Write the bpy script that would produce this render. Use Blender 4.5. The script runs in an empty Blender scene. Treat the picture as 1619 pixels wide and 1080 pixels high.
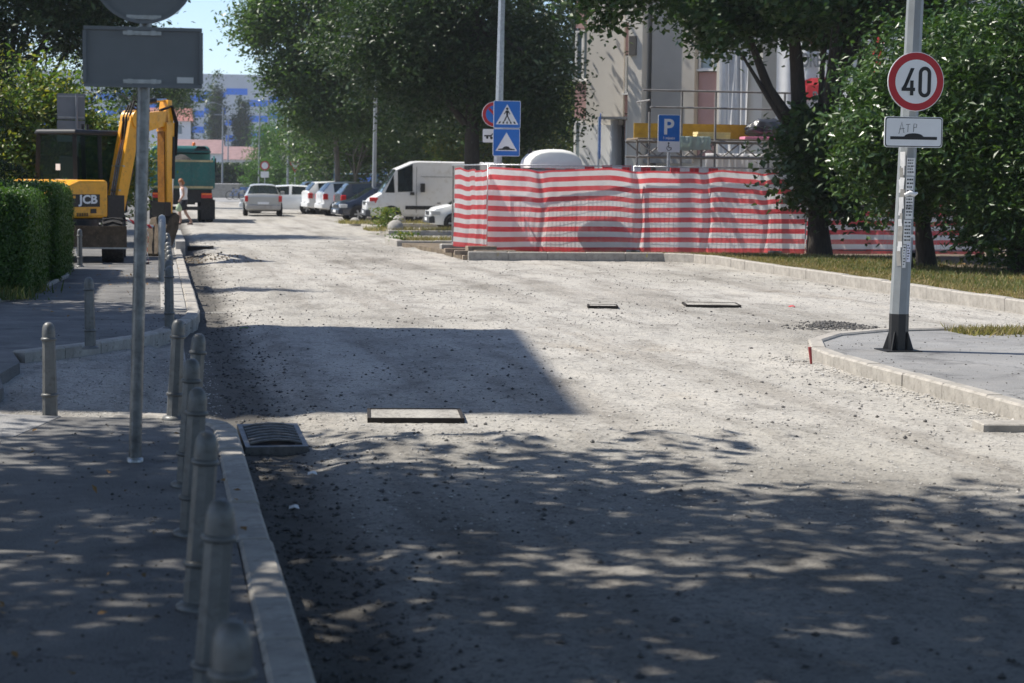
import bpy, bmesh, math, random
import numpy as np
from mathutils import Matrix, Vector, Quaternion
R = math.radians
rng = np.random.default_rng(7)
random.seed(7)
scn = bpy.context.scene
col = scn.collection

# ------------------------------------------------------------------ camera, sky, sun, exposure
cam = bpy.data.cameras.new('camera'); cam.lens = 70; cam.sensor_width = 36; cam.clip_start = .1; cam.clip_end = 3000
cam.dof.use_dof = True; cam.dof.focus_distance = 21; cam.dof.aperture_fstop = 4.0
camo = bpy.data.objects.new('camera', cam); col.objects.link(camo)
camo.matrix_world = Matrix.Translation((-.52, 0, 1.8)) @ Matrix.Rotation(R(-10.1), 4, 'Z') @ Matrix.Rotation(R(90 - 4.62), 4, 'X') @ Matrix.Rotation(R(.7), 4, 'Z')
scn.camera = camo
SUN_EL = 55.0
SUN_AZ = math.atan2(-1.0, .38)            # clockwise from +Y; the sun stands to the left, a little ahead
w = bpy.data.worlds.new('World'); scn.world = w; w.use_nodes = True
nt = w.node_tree
bg = nt.nodes['Background']
sky = nt.nodes.new('ShaderNodeTexSky'); sky.sky_type = 'NISHITA'; sky.sun_disc = False
sky.sun_elevation = R(SUN_EL); sky.sun_rotation = SUN_AZ % (2 * math.pi); sky.air_density = .7; sky.dust_density = .5; sky.ozone_density = 1.6
nt.links.new(sky.outputs[0], bg.inputs[0]); bg.inputs[1].default_value = .135
sl = bpy.data.lights.new('sun', 'SUN'); sl.energy = 5.0; sl.angle = R(.5); sl.color = (1, .945, .85)
so = bpy.data.objects.new('sun', sl); col.objects.link(so)
sdir = Vector((math.sin(SUN_AZ) * math.cos(R(SUN_EL)), math.cos(SUN_AZ) * math.cos(R(SUN_EL)), math.sin(R(SUN_EL))))
so.rotation_euler = (-sdir).to_track_quat('-Z', 'Y').to_euler(); so.location = (-20, 10, 40)
scn.view_settings.view_transform = 'Standard'; scn.view_settings.look = 'None'
scn.view_settings.exposure = 0.5; scn.view_settings.gamma = 1
scn.render.engine = 'CYCLES'

# ------------------------------------------------------------------ helpers
def prop(o, label=None, cat=None, group=None, kind=None):
    if label: o['label'] = label
    if cat: o['category'] = cat
    if group: o['group'] = group
    if kind: o['kind'] = kind
    return o
def thing(name, label, cat, loc=(0, 0, 0), rz=0, group=None):
    o = bpy.data.objects.new(name, None); col.objects.link(o); o.empty_display_size = .2
    o.location = loc; o.rotation_euler = (0, 0, rz)
    return prop(o, label, cat, group)
def link_mesh(name, me, mat, parent=None):
    o = bpy.data.objects.new(name, me); col.objects.link(o)
    if mat is not None and not me.materials: me.materials.append(mat)
    if parent is not None: o.parent = parent
    return o
def copy_tree(o, parent=None):
    c = o.copy(); col.objects.link(c); c.parent = parent
    for ch in list(o.children): copy_tree(ch, c)
    return c

class MB:
    def __init__(s): s.v = []; s.f = []; s.sm = []
    def add(s, vs, fs, smooth=False):
        b = len(s.v); s.v += [tuple(p) for p in vs]; s.f += [tuple(b + i for i in f) for f in fs]; s.sm += [smooth] * len(fs); return s
    def box(s, x0, x1, y0, y1, z0, z1, M=None, ch=0):
        if ch:
            q = []
            for z, d in ((z0, 0), (z1 - ch, 0), (z1, ch)):
                q += [(x0 + d, y0 + d, z), (x1 - d, y0 + d, z), (x1 - d, y1 - d, z), (x0 + d, y1 - d, z)]
            fs = [(3, 2, 1, 0), (8, 9, 10, 11)]
            for k in (0, 4):
                for i in range(4): fs.append((k + i, k + (i + 1) % 4, k + 4 + (i + 1) % 4, k + 4 + i))
        else:
            q = [(x0, y0, z0), (x1, y0, z0), (x1, y1, z0), (x0, y1, z0), (x0, y0, z1), (x1, y0, z1), (x1, y1, z1), (x0, y1, z1)]
            fs = [(3, 2, 1, 0), (4, 5, 6, 7), (0, 1, 5, 4), (1, 2, 6, 5), (2, 3, 7, 6), (3, 0, 4, 7)]
        if M is not None: q = [M @ Vector(p) for p in q]
        return s.add(q, fs)
    def tube(s, pts, rad, n=8, cap=True, smooth=True):
        pts = [Vector(p) for p in pts]; m = len(pts)
        if not hasattr(rad, '__len__'): rad = [rad] * m
        vs = []; up = None
        for i, p in enumerate(pts):
            t = (pts[min(i + 1, m - 1)] - pts[max(i - 1, 0)]).normalized()
            if up is None:
                up = Vector((0, 0, 1)) if abs(t.z) < .9 else Vector((1, 0, 0))
            a = (up - t * up.dot(t)).normalized(); up = a; b = t.cross(a)
            for k in range(n):
                an = 2 * math.pi * (k + .5) / n
                vs.append(p + (a * math.cos(an) + b * math.sin(an)) * rad[i])
        fs = [(i * n + k, i * n + (k + 1) % n, (i + 1) * n + (k + 1) % n, (i + 1) * n + k) for i in range(m - 1) for k in range(n)]
        s.add(vs, fs, smooth)
        if cap:
            s.add(vs[:n], [tuple(reversed(range(n)))]); s.add(vs[-n:], [tuple(range(n))])
        return s
    def lathe(s, prof, n=16, M=None, smooth=True):
        vs = []
        for r, z in prof:
            for k in range(n):
                an = 2 * math.pi * (k + .5) / n; p = Vector((r * math.cos(an), r * math.sin(an), z))
                vs.append(M @ p if M is not None else p)
        m = len(prof)
        fs = [(i * n + k, i * n + (k + 1) % n, (i + 1) * n + (k + 1) % n, (i + 1) * n + k) for i in range(m - 1) for k in range(n)]
        s.add(vs, fs, smooth); s.add(vs[:n], [tuple(reversed(range(n)))]); s.add(vs[-n:], [tuple(range(n))])
        return s
    def prism(s, poly, a, b, M=None):
        """poly in the local XY plane, extruded from z=a to z=b, then M"""
        n = len(poly)
        vs = [Vector((x, y, a)) for x, y in poly] + [Vector((x, y, b)) for x, y in poly]
        if M is not None: vs = [M @ p for p in vs]
        return s.add(vs, [tuple(reversed(range(n))), tuple(range(n, 2 * n))] + [(i, (i + 1) % n, n + (i + 1) % n, n + i) for i in range(n)])
    def beam(s, p0, p1, wd, h0, h1=None, side=None):
        """box-section beam, width wd along side vector, depth h0 -> h1"""
        p0 = Vector(p0); p1 = Vector(p1); h1 = h0 if h1 is None else h1
        t = (p1 - p0).normalized()
        sd = Vector(side).normalized() if side is not None else (Vector((0, 0, 1)).cross(t).normalized() if abs(t.z) < .95 else Vector((1, 0, 0)))
        sd = (sd - t * sd.dot(t)).normalized(); up = t.cross(sd)
        vs = []
        for p, h in ((p0, h0), (p1, h1)):
            for a, b in ((-1, -1), (1, -1), (1, 1), (-1, 1)): vs.append(p + sd * (a * wd / 2) + up * (b * h / 2))
        return s.add(vs, [(3, 2, 1, 0), (4, 5, 6, 7), (0, 1, 5, 4), (1, 2, 6, 5), (2, 3, 7, 6), (3, 0, 4, 7)])
    def build(s, name, mat, parent=None, bevel=0):
        me = bpy.data.meshes.new(name); me.from_pydata(s.v, [], s.f)
        bm = bmesh.new(); bm.from_mesh(me)
        bmesh.ops.recalc_face_normals(bm, faces=bm.faces)
        bm.to_mesh(me); bm.free()
        me.polygons.foreach_set('use_smooth', s.sm); me.update()
        o = link_mesh(name, me, mat, parent)
        if bevel:
            m = o.modifiers.new('bevel', 'BEVEL'); m.width = bevel; m.segments = 2; m.limit_method = 'ANGLE'
        return o
def frame(origin, xaxis, yaxis):
    x = Vector(xaxis).normalized(); y = Vector(yaxis).normalized(); z = x.cross(y)
    M = Matrix(((x.x, y.x, z.x, origin[0]), (x.y, y.y, z.y, origin[1]), (x.z, y.z, z.z, origin[2]), (0, 0, 0, 1)))
    return M

def np_mesh(name, V, F, mat, parent=None, smooth=False):
    """V (n,3), F (m,k) fast mesh"""
    me = bpy.data.meshes.new(name)
    m, k = F.shape
    me.vertices.add(len(V)); me.vertices.foreach_set('co', np.asarray(V, np.float32).ravel())
    me.loops.add(m * k); me.loops.foreach_set('vertex_index', F.astype(np.int32).ravel())
    me.polygons.add(m); me.polygons.foreach_set('loop_start', np.arange(0, m * k, k, dtype=np.int32))
    try: me.polygons.foreach_set('loop_total', np.full(m, k, np.int32))
    except Exception: pass
    me.polygons.foreach_set('use_smooth', np.full(m, smooth))
    me.update(calc_edges=True); me.validate()
    return link_mesh(name, me, mat, parent)

# smooth lattice noise for terrain relief
def vnoise(x, y, seed=0):
    xi = np.floor(x).astype(np.int64); yi = np.floor(y).astype(np.int64)
    fx = x - xi; fy = y - yi; fx = fx * fx * (3 - 2 * fx); fy = fy * fy * (3 - 2 * fy)
    def h(a, b):
        n = (a * 374761393 + b * 668265263 + seed * 144665) & 0xffffffff
        n = ((n ^ (n >> 13)) * 1274126177) & 0xffffffff
        return ((n ^ (n >> 16)) & 0xffff) / 65535.
    return (h(xi, yi) * (1 - fx) + h(xi + 1, yi) * fx) * (1 - fy) + (h(xi, yi + 1) * (1 - fx) + h(xi + 1, yi + 1) * fx) * fy

# ------------------------------------------------------------------ materials
class NT:
    def __init__(s, name):
        s.m = bpy.data.materials.new(name); s.m.use_nodes = True; s.t = s.m.node_tree
        s.b = s.t.nodes['Principled BSDF']; s.out = s.t.nodes['Material Output']
    def n(s, typ, **kw):
        nd = s.t.nodes.new(typ)
        for k, v in kw.items():
            if k.startswith('i_'):
                key = k[2:]
                nd.inputs[int(key) if key.isdigit() else key].default_value = v
            else: setattr(nd, k, v)
        return nd
    def l(s, a, b): s.t.links.new(a, b)
    def obj(s): return s.n('ShaderNodeTexCoord').outputs['Object']
    def pos(s): return s.n('ShaderNodeNewGeometry').outputs['Position']
    def noise(s, vec, scale, detail=4, rough=.55, out='Fac'):
        nd = s.n('ShaderNodeTexNoise'); nd.inputs['Scale'].default_value = scale; nd.inputs['Detail'].default_value = detail; nd.inputs['Roughness'].default_value = rough
        s.l(vec, nd.inputs['Vector']); return nd.outputs[out]
    def ramp(s, fac, stops):
        nd = s.n('ShaderNodeValToRGB'); e = nd.color_ramp.elements
        while len(e) < len(stops): e.new(.5)
        for i, (p, c) in enumerate(stops): e[i].position = p; e[i].color = (*c, 1) if len(c) == 3 else c
        s.l(fac, nd.inputs[0]); return nd.outputs[0]
    def mix(s, fac, a, b, mode='MIX'):
        nd = s.n('ShaderNodeMix', data_type='RGBA', blend_type=mode)
        for sock, v in ((nd.inputs[0], fac), (nd.inputs[6], a), (nd.inputs[7], b)):
            if isinstance(v, (int, float)): sock.default_value = v
            elif isinstance(v, tuple): sock.default_value = (*v, 1) if len(v) == 3 else v
            else: s.l(v, sock)
        return nd.outputs[2]
    def bump(s, h, strength=.5, dist=.02):
        nd = s.n('ShaderNodeBump'); nd.inputs['Strength'].default_value = strength; nd.inputs['Distance'].default_value = dist
        s.l(h, nd.inputs['Height']); s.l(nd.outputs[0], s.b.inputs['Normal']); return nd
    def setc(s, c):
        if isinstance(c, tuple): s.b.inputs['Base Color'].default_value = (*c, 1)
        else: s.l(c, s.b.inputs['Base Color'])
MATS = {}
def simple(name, c, rough=.6, metal=0, var=.25, scale=6, spec=.5, coat=0, dirt=None, bump=0):
    if name in MATS: return MATS[name]
    t = NT(name); v = t.obj()
    d = tuple(max(0, x * (1 - var)) for x in c); u = tuple(min(1, x * (1 + var * .6)) for x in c)
    cc = t.ramp(t.noise(v, scale, 6, .62), [(.3, d), (.7, u)])
    if dirt:
        f = t.ramp(t.noise(v, scale * 2.7, 8, .7), [(.52, (0, 0, 0)), (.72, (1, 1, 1))])
        cc = t.mix(f, cc, dirt)
    t.setc(cc); t.b.inputs['Roughness'].default_value = rough; t.b.inputs['Metallic'].default_value = metal
    t.b.inputs['Specular IOR Level'].default_value = spec; t.b.inputs['Coat Weight'].default_value = coat
    if bump: t.bump(t.noise(v, scale * 8, 4), bump, .01)
    MATS[name] = t.m; return t.m
def asphalt(name, c, tint=(.9, .95, 1.0)):
    t = NT(name); v = t.pos()
    big = t.noise(v, .7, 5, .6); fine = t.noise(v, 90, 3, .7)
    base = t.ramp(big, [(.25, tuple(x * .75 for x in c)), (.75, tuple(x * 1.2 for x in c))])
    sp = t.ramp(fine, [(.3, (.45, .45, .45)), (.5, (1, 1, 1)), (.72, (1.5, 1.5, 1.5))])
    k = t.mix(1.0, base, sp, 'MULTIPLY')
    stn = t.ramp(t.noise(v, .9, 9, .72), [(.36, (.55, .55, .56)), (.47, (1, 1, 1)), (.62, (1, 1, 1)), (.7, (1.25, 1.22, 1.18))])
    k = t.mix(1.0, k, stn, 'MULTIPLY')
    cv = t.n('ShaderNodeTexVoronoi', feature='DISTANCE_TO_EDGE'); cv.inputs['Scale'].default_value = .55
    wv = t.n('ShaderNodeVectorMath', operation='MULTIPLY_ADD'); t.l(t.noise(v, 2.5, 6, .7, 'Color'), wv.inputs[0]); wv.inputs[1].default_value = (.9, .9, 0); t.l(v, wv.inputs[2]); t.l(wv.outputs[0], cv.inputs['Vector'])
    k = t.mix(t.ramp(cv.outputs['Distance'], [(.0, (.75, .75, .75)), (.008, (0, 0, 0))]), k, (.03, .03, .03))
    dust = t.ramp(t.noise(v, 2.1, 8, .7), [(.48, (0, 0, 0)), (.8, (.6, .6, .6))])
    t.setc(t.mix(dust, k, (.30, .285, .265))); t.b.inputs['Roughness'].default_value = .85
    t.bump(fine, .5, .006); return t.m
def gravel():
    t = NT('crushed_gravel'); v = t.pos()
    mp = t.n('ShaderNodeMapping'); t.l(v, mp.inputs[0]); mp.inputs['Scale'].default_value = (1, .45, 1)
    big = t.noise(mp.outputs[0], .33, 6, .62); mid = t.noise(mp.outputs[0], 1.7, 7, .68)
    vo = t.n('ShaderNodeTexVoronoi'); vo.inputs['Scale'].default_value = 24; t.l(v, vo.inputs['Vector'])
    vo2 = t.n('ShaderNodeTexVoronoi'); vo2.inputs['Scale'].default_value = 75; t.l(v, vo2.inputs['Vector'])
    base = t.ramp(big, [(.28, (.21, .197, .176)), (.45, (.33, .315, .288)), (.60, (.375, .358, .33)), (.76, (.31, .272, .222))])
    d = t.ramp(mid, [(.30, (.60, .59, .58)), (.5, (1, 1, 1)), (.75, (1.08, 1.07, 1.05))])
    k = t.mix(1.0, base, d, 'MULTIPLY')
    mp2 = t.n('ShaderNodeMapping'); t.l(v, mp2.inputs[0]); mp2.inputs['Scale'].default_value = (1, .05, 1)
    trk = t.ramp(t.noise(mp2.outputs[0], 1.6, 4, .6), [(.36, (.74, .72, .70)), (.5, (1, 1, 1)), (.66, (1.1, 1.09, 1.07))])
    k = t.mix(.8, k, t.mix(1.0, k, trk, 'MULTIPLY'))
    st = t.ramp(vo.outputs['Color'], [(.12, (.62, .62, .62)), (.3, (.95, .95, .95)), (.8, (1.1, 1.09, 1.07))])
    k = t.mix(.7, k, t.mix(1.0, k, st, 'MULTIPLY'))
    st2 = t.ramp(vo2.outputs['Color'], [(.1, (.45, .45, .46)), (.32, (1, 1, 1)), (.9, (1.12, 1.12, 1.12))])
    k = t.mix(.8, k, t.mix(1.0, k, st2, 'MULTIPLY'))
    # dark bituminous soil where the old surface was milled along the left kerb
    sx = t.n('ShaderNodeSeparateXYZ'); t.l(v, sx.inputs[0])
    wob = t.noise(v, 1.3, 6, .7)
    ad = t.n('ShaderNodeMath', operation='MULTIPLY_ADD'); t.l(wob, ad.inputs[0]); ad.inputs[1].default_value = -.55; t.l(sx.outputs[0], ad.inputs[2])
    e = t.ramp(ad.outputs[0], [(0.0, (1, 1, 1)), (.02, (.9, .9, .9)), (.30, (0, 0, 0))])
    gt = t.n('ShaderNodeMath', operation='GREATER_THAN', i_1=-.25); t.l(sx.outputs[0], gt.inputs[0])
    e = t.mix(1.0, e, gt.outputs[0], 'MULTIPLY')
    # darker bituminous millings spread over the nearest stretch
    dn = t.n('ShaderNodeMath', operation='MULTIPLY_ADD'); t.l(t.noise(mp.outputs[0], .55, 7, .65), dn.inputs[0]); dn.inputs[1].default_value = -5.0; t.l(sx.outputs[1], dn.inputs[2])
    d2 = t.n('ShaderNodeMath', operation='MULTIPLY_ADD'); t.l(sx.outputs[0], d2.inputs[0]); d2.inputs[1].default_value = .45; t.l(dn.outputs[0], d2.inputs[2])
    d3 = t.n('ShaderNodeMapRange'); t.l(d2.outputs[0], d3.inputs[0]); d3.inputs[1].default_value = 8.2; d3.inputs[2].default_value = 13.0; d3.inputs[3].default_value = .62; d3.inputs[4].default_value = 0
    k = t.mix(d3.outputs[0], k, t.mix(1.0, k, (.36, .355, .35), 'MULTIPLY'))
    k = t.mix(e, k, (.10, .093, .083))
    t.setc(k); t.b.inputs['Roughness'].default_value = .95; t.b.inputs['Specular IOR Level'].default_value = .2
    hh = t.mix(.5, vo.outputs['Distance'], t.noise(v, 60, 4, .7))
    t.bump(hh, .5, .015); return t.m
def leafmat(name, cols, rough=.42, transl=.3):
    t = NT(name)
    g = t.n('ShaderNodeNewGeometry'); r = g.outputs['Random Per Island']
    c = t.ramp(r, [(i / max(1, len(cols) - 1), k) for i, k in enumerate(cols)])
    t.setc(c); t.b.inputs['Roughness'].default_value = rough; t.b.inputs['Specular IOR Level'].default_value = .5
    tr = t.n('ShaderNodeBsdfTranslucent'); t.l(t.mix(1.0, c, (1.3, 1.5, .6), 'MULTIPLY'), tr.inputs[0])
    mx = t.n('ShaderNodeMixShader'); mx.inputs[0].default_value = transl
    t.l(t.b.outputs[0], mx.inputs[1]); t.l(tr.outputs[0], mx.inputs[2]); t.l(mx.outputs[0], t.out.inputs[0]); return t.m
def bark(name, c):
    t = NT(name); v = t.obj(); mp = t.n('ShaderNodeMapping'); t.l(v, mp.inputs[0]); mp.inputs['Scale'].default_value = (1, 1, .2)
    nz = t.noise(mp.outputs[0], 22, 6, .7)
    t.setc(t.ramp(nz, [(.3, tuple(x * .45 for x in c)), (.7, tuple(x * 1.3 for x in c))])); t.b.inputs['Roughness'].default_value = .95
    t.bump(nz, .9, .04); return t.m
def glass_dark(name, c=(.012, .016, .018), rough=.04):
    t = NT(name); t.setc(t.ramp(t.noise(t.obj(), 1.2, 3), [(.3, c), (.7, tuple(x * 2.2 for x in c))])); t.b.inputs['Roughness'].default_value = rough
    t.b.inputs['Specular IOR Level'].default_value = .8; return t.m

M_gravel = gravel()
M_walk = asphalt('sidewalk_asphalt', (.125, .121, .115))
M_patch = asphalt('pale_asphalt', (.24, .235, .23))
M_island = asphalt('island_asphalt', (.22, .218, .215))
M_kerb = simple('kerb_concrete', (.36, .335, .30), .9, 0, .3, 5, .3, 0, (.19, .18, .16), .4)
M_conc = simple('concrete', (.36, .345, .32), .9, 0, .25, 4, .3, 0, (.22, .21, .2), .3)
M_soil = simple('dry_soil', (.17, .135, .10), 1, 0, .5, 3, .2, 0, (.26, .21, .13), .6)
M_galv = simple('galvanised_steel', (.42, .43, .44), .42, .75, .25, 14, .5, 0, (.25, .25, .26))
M_boll = simple('bollard_paint', (.15, .152, .148), .45, .25, .3, 7, .5, 0, (.085, .08, .072), .25)
M_pole = simple('grey_pole_paint', (.26, .28, .29), .55, .15, .15, 5, .5, 0, (.25, .25, .25))
M_black = simple('black_paint', (.012, .012, .013), .45, 0, .3, 6)
M_rub = simple('rubber', (.022, .021, .02), .85, 0, .4, 12, .3, 0, (.09, .08, .07))
M_sback = simple('sign_back_grey', (.20, .215, .235), .5, .3, .1, 4)
M_white = simple('white_sheet', (.78, .79, .80), .45, 0, .06, 4)
M_red = simple('sign_red', (.42, .012, .02), .45, 0, .08, 5)
M_blue = simple('sign_blue', (.008, .14, .52), .4, 0, .08, 5)
M_ink = simple('sign_black', (.01, .01, .011), .5, 0, .1, 5)
M_yel = simple('machine_yellow', (.86, .39, .02), .38, 0, .12, 3, .5, .3, (.50, .23, .03))
M_yeld = simple('machine_yellow_worn', (.42, .17, .015), .6, 0, .4, 6, .4, 0, (.14, .07, .03))
M_mach = simple('machine_black', (.016, .016, .016), .5, 0, .4, 6, .4, 0, (.035, .033, .03))
M_mud = simple('muddy_steel', (.09, .07, .05), .8, .2, .5, 6, .3, 0, (.16, .12, .08), .5)
M_chrome = simple('bright_steel', (.7, .7, .7), .2, 1, .08, 8)
M_glass = glass_dark('vehicle_glass')
M_cabglass = glass_dark('cab_glass', (.015, .03, .026))
M_teal = simple('truck_teal', (.008, .115, .105), .45, 0, .2, 3, .5, .1, (.07, .13, .12))
M_teal2 = simple('truck_teal_pale', (.10, .34, .31), .5, 0, .2, 3)
M_orange = simple('orange_lens', (.8, .16, .01), .3, 0, .1, 6)
M_redlens = simple('red_lens', (.5, .012, .012), .2, 0, .15, 8, .6)
M_lens = simple('headlight_lens', (.62, .64, .65), .12, .2, .12, 9, .8)
M_timber = simple('weathered_timber', (.27, .22, .17), .9, 0, .4, 7, .2, 0, None, .4)
M_barkd = bark('dark_bark', (.055, .045, .036))
M_barkg = bark('grey_bark', (.17, .15, .125))
L_maple = leafmat('maple_leaf', [(.028, .06, .014), (.045, .09, .02), (.035, .075, .018), (.06, .10, .025)], .40)
L_laurel = leafmat('laurel_leaf', [(.024, .055, .012), (.045, .095, .018), (.035, .078, .015), (.10, .165, .035)], .34, .2)
L_dark = leafmat('dark_leaf', [(.022, .045, .013), (.03, .06, .016), (.04, .07, .02)], .45)
L_spruce = leafmat('spruce_needle', [(.012, .026, .012), (.02, .036, .016), (.028, .042, .02)], .6, .1)
L_bush = leafmat('bush_leaf', [(.06, .11, .02), (.09, .15, .03), (.14, .18, .035), (.26, .22, .035)], .42, .4)
L_hedge = leafmat('hedge_leaf', [(.035, .075, .012), (.055, .11, .016), (.075, .14, .022)], .45)
L_willow = leafmat('willow_leaf', [(.05, .11, .02), (.075, .15, .03), (.06, .12, .03)], .5, .4)
L_ash = leafmat('ash_leaf', [(.045, .085, .02), (.07, .125, .03), (.055, .10, .025), (.10, .15, .035)], .36, .36)
L_dry = leafmat('dry_grass', [(.32, .25, .12), (.24, .19, .09), (.14, .14, .05), (.38, .30, .16)], .8, .3)
L_grass = leafmat('green_grass', [(.06, .10, .025), (.10, .13, .035), (.20, .18, .07)], .7, .3)
L_litter = leafmat('fallen_leaf', [(.22, .12, .05), (.30, .18, .08), (.16, .10, .05)], .8, .2)

# ------------------------------------------------------------------ ground, road, pavements
def grid_sheet(name, x0, x1, y0, y1, nx, ny, zf, mat, kind='structure', smooth=True):
    xs = np.linspace(x0, x1, nx + 1); ys = np.linspace(y0, y1, ny + 1)
    X, Y = np.meshgrid(xs, ys); Z = zf(X, Y)
    V = np.stack([X.ravel(), Y.ravel(), Z.ravel()], 1)
    i = np.arange(nx)[None, :] + (np.arange(ny) * (nx + 1))[:, None]; i = i.ravel()
    F = np.stack([i, i + 1, i + nx + 2, i + nx + 1], 1)
    o = np_mesh(name, V, F, mat, None, smooth); o['kind'] = kind; return o
grid_sheet('ground', -500, 700, -150, 1200, 6, 6, lambda X, Y: X * 0 - .09, simple('town_ground', (.22, .21, .19), .95, 0, .3, .05, .2))
def road_z(X, Y):
    z = .022 * (vnoise(X * 1.1, Y * .8, 1) - .5) + .016 * (vnoise(X * 3.1, Y * 2.3, 2) - .5) + .012 * (vnoise(X * 8, Y * 8, 3) - .5) + .008 * (vnoise(X * 19, Y * 19, 5) - .5)
    e = np.clip((.55 + .4 * vnoise(Y * .9, X * 0, 8) - X) / .35, 0, 1) * (X > -.6)      # trench along the left kerb
    z = z - .05 * e + e * .035 * (vnoise(X * 6, Y * 5, 4) - .5)
    for (cx, cy, rx, ry, hh) in ((1.1, 30.2, 1.6, .45, .07), (.8, 27.9, 1.3, .4, -.07), (.7, 43.2, .8, .6, .16), (1.3, 33.5, 1.2, .2, -.05), (1.6, 13.3, 1.2, .35, .06), (3.5, 13.6, 1.3, .3, .04), (7.8, 24.2, .5, .35, .05), (6.7, 51.3, .9, .5, .1)):
        z = z + hh * np.exp(-((X - cx) / rx) ** 2 - ((Y - cy) / ry) ** 2) * (.6 + .8 * vnoise(X * 5, Y * 5, 6))
    return z
grid_sheet('road', -2.6, 13, 3, 33, 260, 420, road_z, M_gravel)
grid_sheet('road', -2.6, 13, 33, 70, 130, 200, road_z, M_gravel)
grid_sheet('road', -2.6, 13, 70, 146, 60, 120, lambda X, Y: road_z(X, Y), M_gravel)
grid_sheet('road', 13, 40, 3, 44, 30, 40, lambda X, Y: X * 0 - .02, M_gravel)

def slab(name, poly, z0, z1, mat, kind='structure', parent=None, label=None):
    o = MB().prism(poly, z0, z1).build(name, mat, parent)
    if parent is None: o['kind'] = kind
    return o
_st = {}
def kerb_run(parent, pts, wd=.16, z0=-.12, z1=.118, ln=1.0, mat=None, name='kerb_stone', inward=1):
    """stones along a polyline whose left-hand outer edge is pts; the stones lie on its inward side"""
    mat = mat or M_kerb
    P = [Vector((p[0], p[1], 0)) for p in pts]
    for a, b in zip(P, P[1:]):
        L = (b - a).length; n = max(1, round(L / ln)); d = (b - a) / L; nn = Vector((d.y, -d.x, 0)) * inward
        for i in range(n):
            p0 = a + d * (L * i / n); ang = math.atan2(d.y, d.x)
            ln_i = L / n - .008; key = (round(ln_i, 2), wd, z0, z1, mat.name, inward)
            if key not in _st:
                y0, y1 = (-wd, 0) if inward > 0 else (0, wd)
                o = MB().box(0, ln_i, y0, y1, z0, z1, ch=.018).build(name, mat, parent); _st[key] = o.data
            else: o = link_mesh(name, _st[key], None, parent)
            o.location = (p0.x + random.uniform(-.004, .004), p0.y, random.uniform(-.007, .007)); o.rotation_euler = (random.uniform(-.008, .008), 0, ang + random.uniform(-.003, .003))
def arc(cx, cy, r, a0, a1, n):
    return [(cx + r * math.cos(R(a0 + (a1 - a0) * i / n)), cy + r * math.sin(R(a0 + (a1 - a0) * i / n))) for i in range(n + 1)]
# near left pavement
corner = arc(-.9, 13.5, .9, 0, 85, 6)
near = [(-9, -3), (-.162, -3), (-.162, 13.4)] + arc(-.9, 13.5, .74, 0, 85, 6) + [(-1.75, 14.36), (-1.75, 14.5), (-9, 14.7)]
pav = slab('pavement', near, -.15, .1, M_walk)
kerb_run(pav, [(0, 3), (0, 13.5)], inward=-1)
kerb_run(pav, corner, ln=.5, inward=-1)
slab('pavement', [(-5, 13.2), (-1.45, 13.2), (-1.2, 14.3), (-1.7, 14.52), (-5, 14.6)], .06, .104, M_patch)
# far left pavement behind the side street
cur = [(-1.78, 19.5), (-1.42, 20.0), (-1.09, 20.5), (-.76, 21.15), (-.46, 22.0), (-.2, 23.3), (-.05, 24.5), (0, 25.6)]
inner = [(-1.9, 19.62), (-1.55, 20.13), (-1.24, 20.6), (-.91, 21.24), (-.62, 22.06), (-.36, 23.35), (-.21, 24.53), (-.162, 25.6)]
farp = [(-12, 14.75), (-1.78, 14.55), (-1.85, 15.4), (-1.74, 16.3), (-1.86, 17.4), (-1.76, 18.5), (-1.86, 19.3)] + inner + [(-.162, 148), (-12, 148)]
pav2 = slab('pavement', farp, -.15, .1, M_walk)
kerb_run(pav2, cur, ln=.8, inward=-1)
kerb_run(pav2, [(0, 25.6), (0, 62)], inward=-1)
kerb_run(pav2, [(0, 62), (0, 146)], ln=4, inward=-1)
# inner band of flat stones along the kerb of the far pavement
band = {}
for i in range(18):
    y = 25.7 + i * .8
    if 'b' not in band:
        o = MB().box(-.16, .16, 0, .78, -.02, .012, ch=.004).build('paving_stone', M_conc, pav2); band['b'] = o.data
    else: o = link_mesh('paving_stone', band['b'], None, pav2)
    o.location = (-.33, y, .1 + random.uniform(-.003, .003))
# planting bed behind the low edging on the left
bed = slab('planting_bed', [(-12, 27.2), (-2.75, 27.2), (-2.45, 28.2), (-2.12, 34), (-2.2, 38), (-12, 38)], .05, .125, M_soil)
kerb_run(bed, [(-2.7, 27.2), (-2.4, 28.2), (-2.07, 34), (-2.15, 38)], wd=.07, z0=0, z1=.15, inward=1)
bed2 = slab('planting_bed', [(-12, 24.4), (-3.0, 24.4), (-2.75, 25.3), (-12, 25.6)], .05, .125, M_soil)
kerb_run(bed2, [(-5, 24.33), (-2.95, 24.33), (-2.68, 25.35), (-5, 25.67)], wd=.07, z0=0, z1=.15, inward=-1)
# right island with the 40 sign
isl_o = [(6.0, 4), (6.0, 18.6), (6.1, 19.6), (6.4, 20.6), (6.95, 21.5), (7.8, 22.15), (8.9, 22.4), (16, 22.5)]
isl_i = [(6.165, 4), (6.165, 18.6), (6.26, 19.56), (6.55, 20.52), (7.05, 21.37), (7.86, 21.98), (8.92, 22.23), (16, 22.33)]
isl = slab('traffic_island', [(16, 4)] + isl_i[:], -.15, .1, M_island)
kerb_run(isl, isl_o, inward=1, ln=.9, z1=.135)
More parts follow.
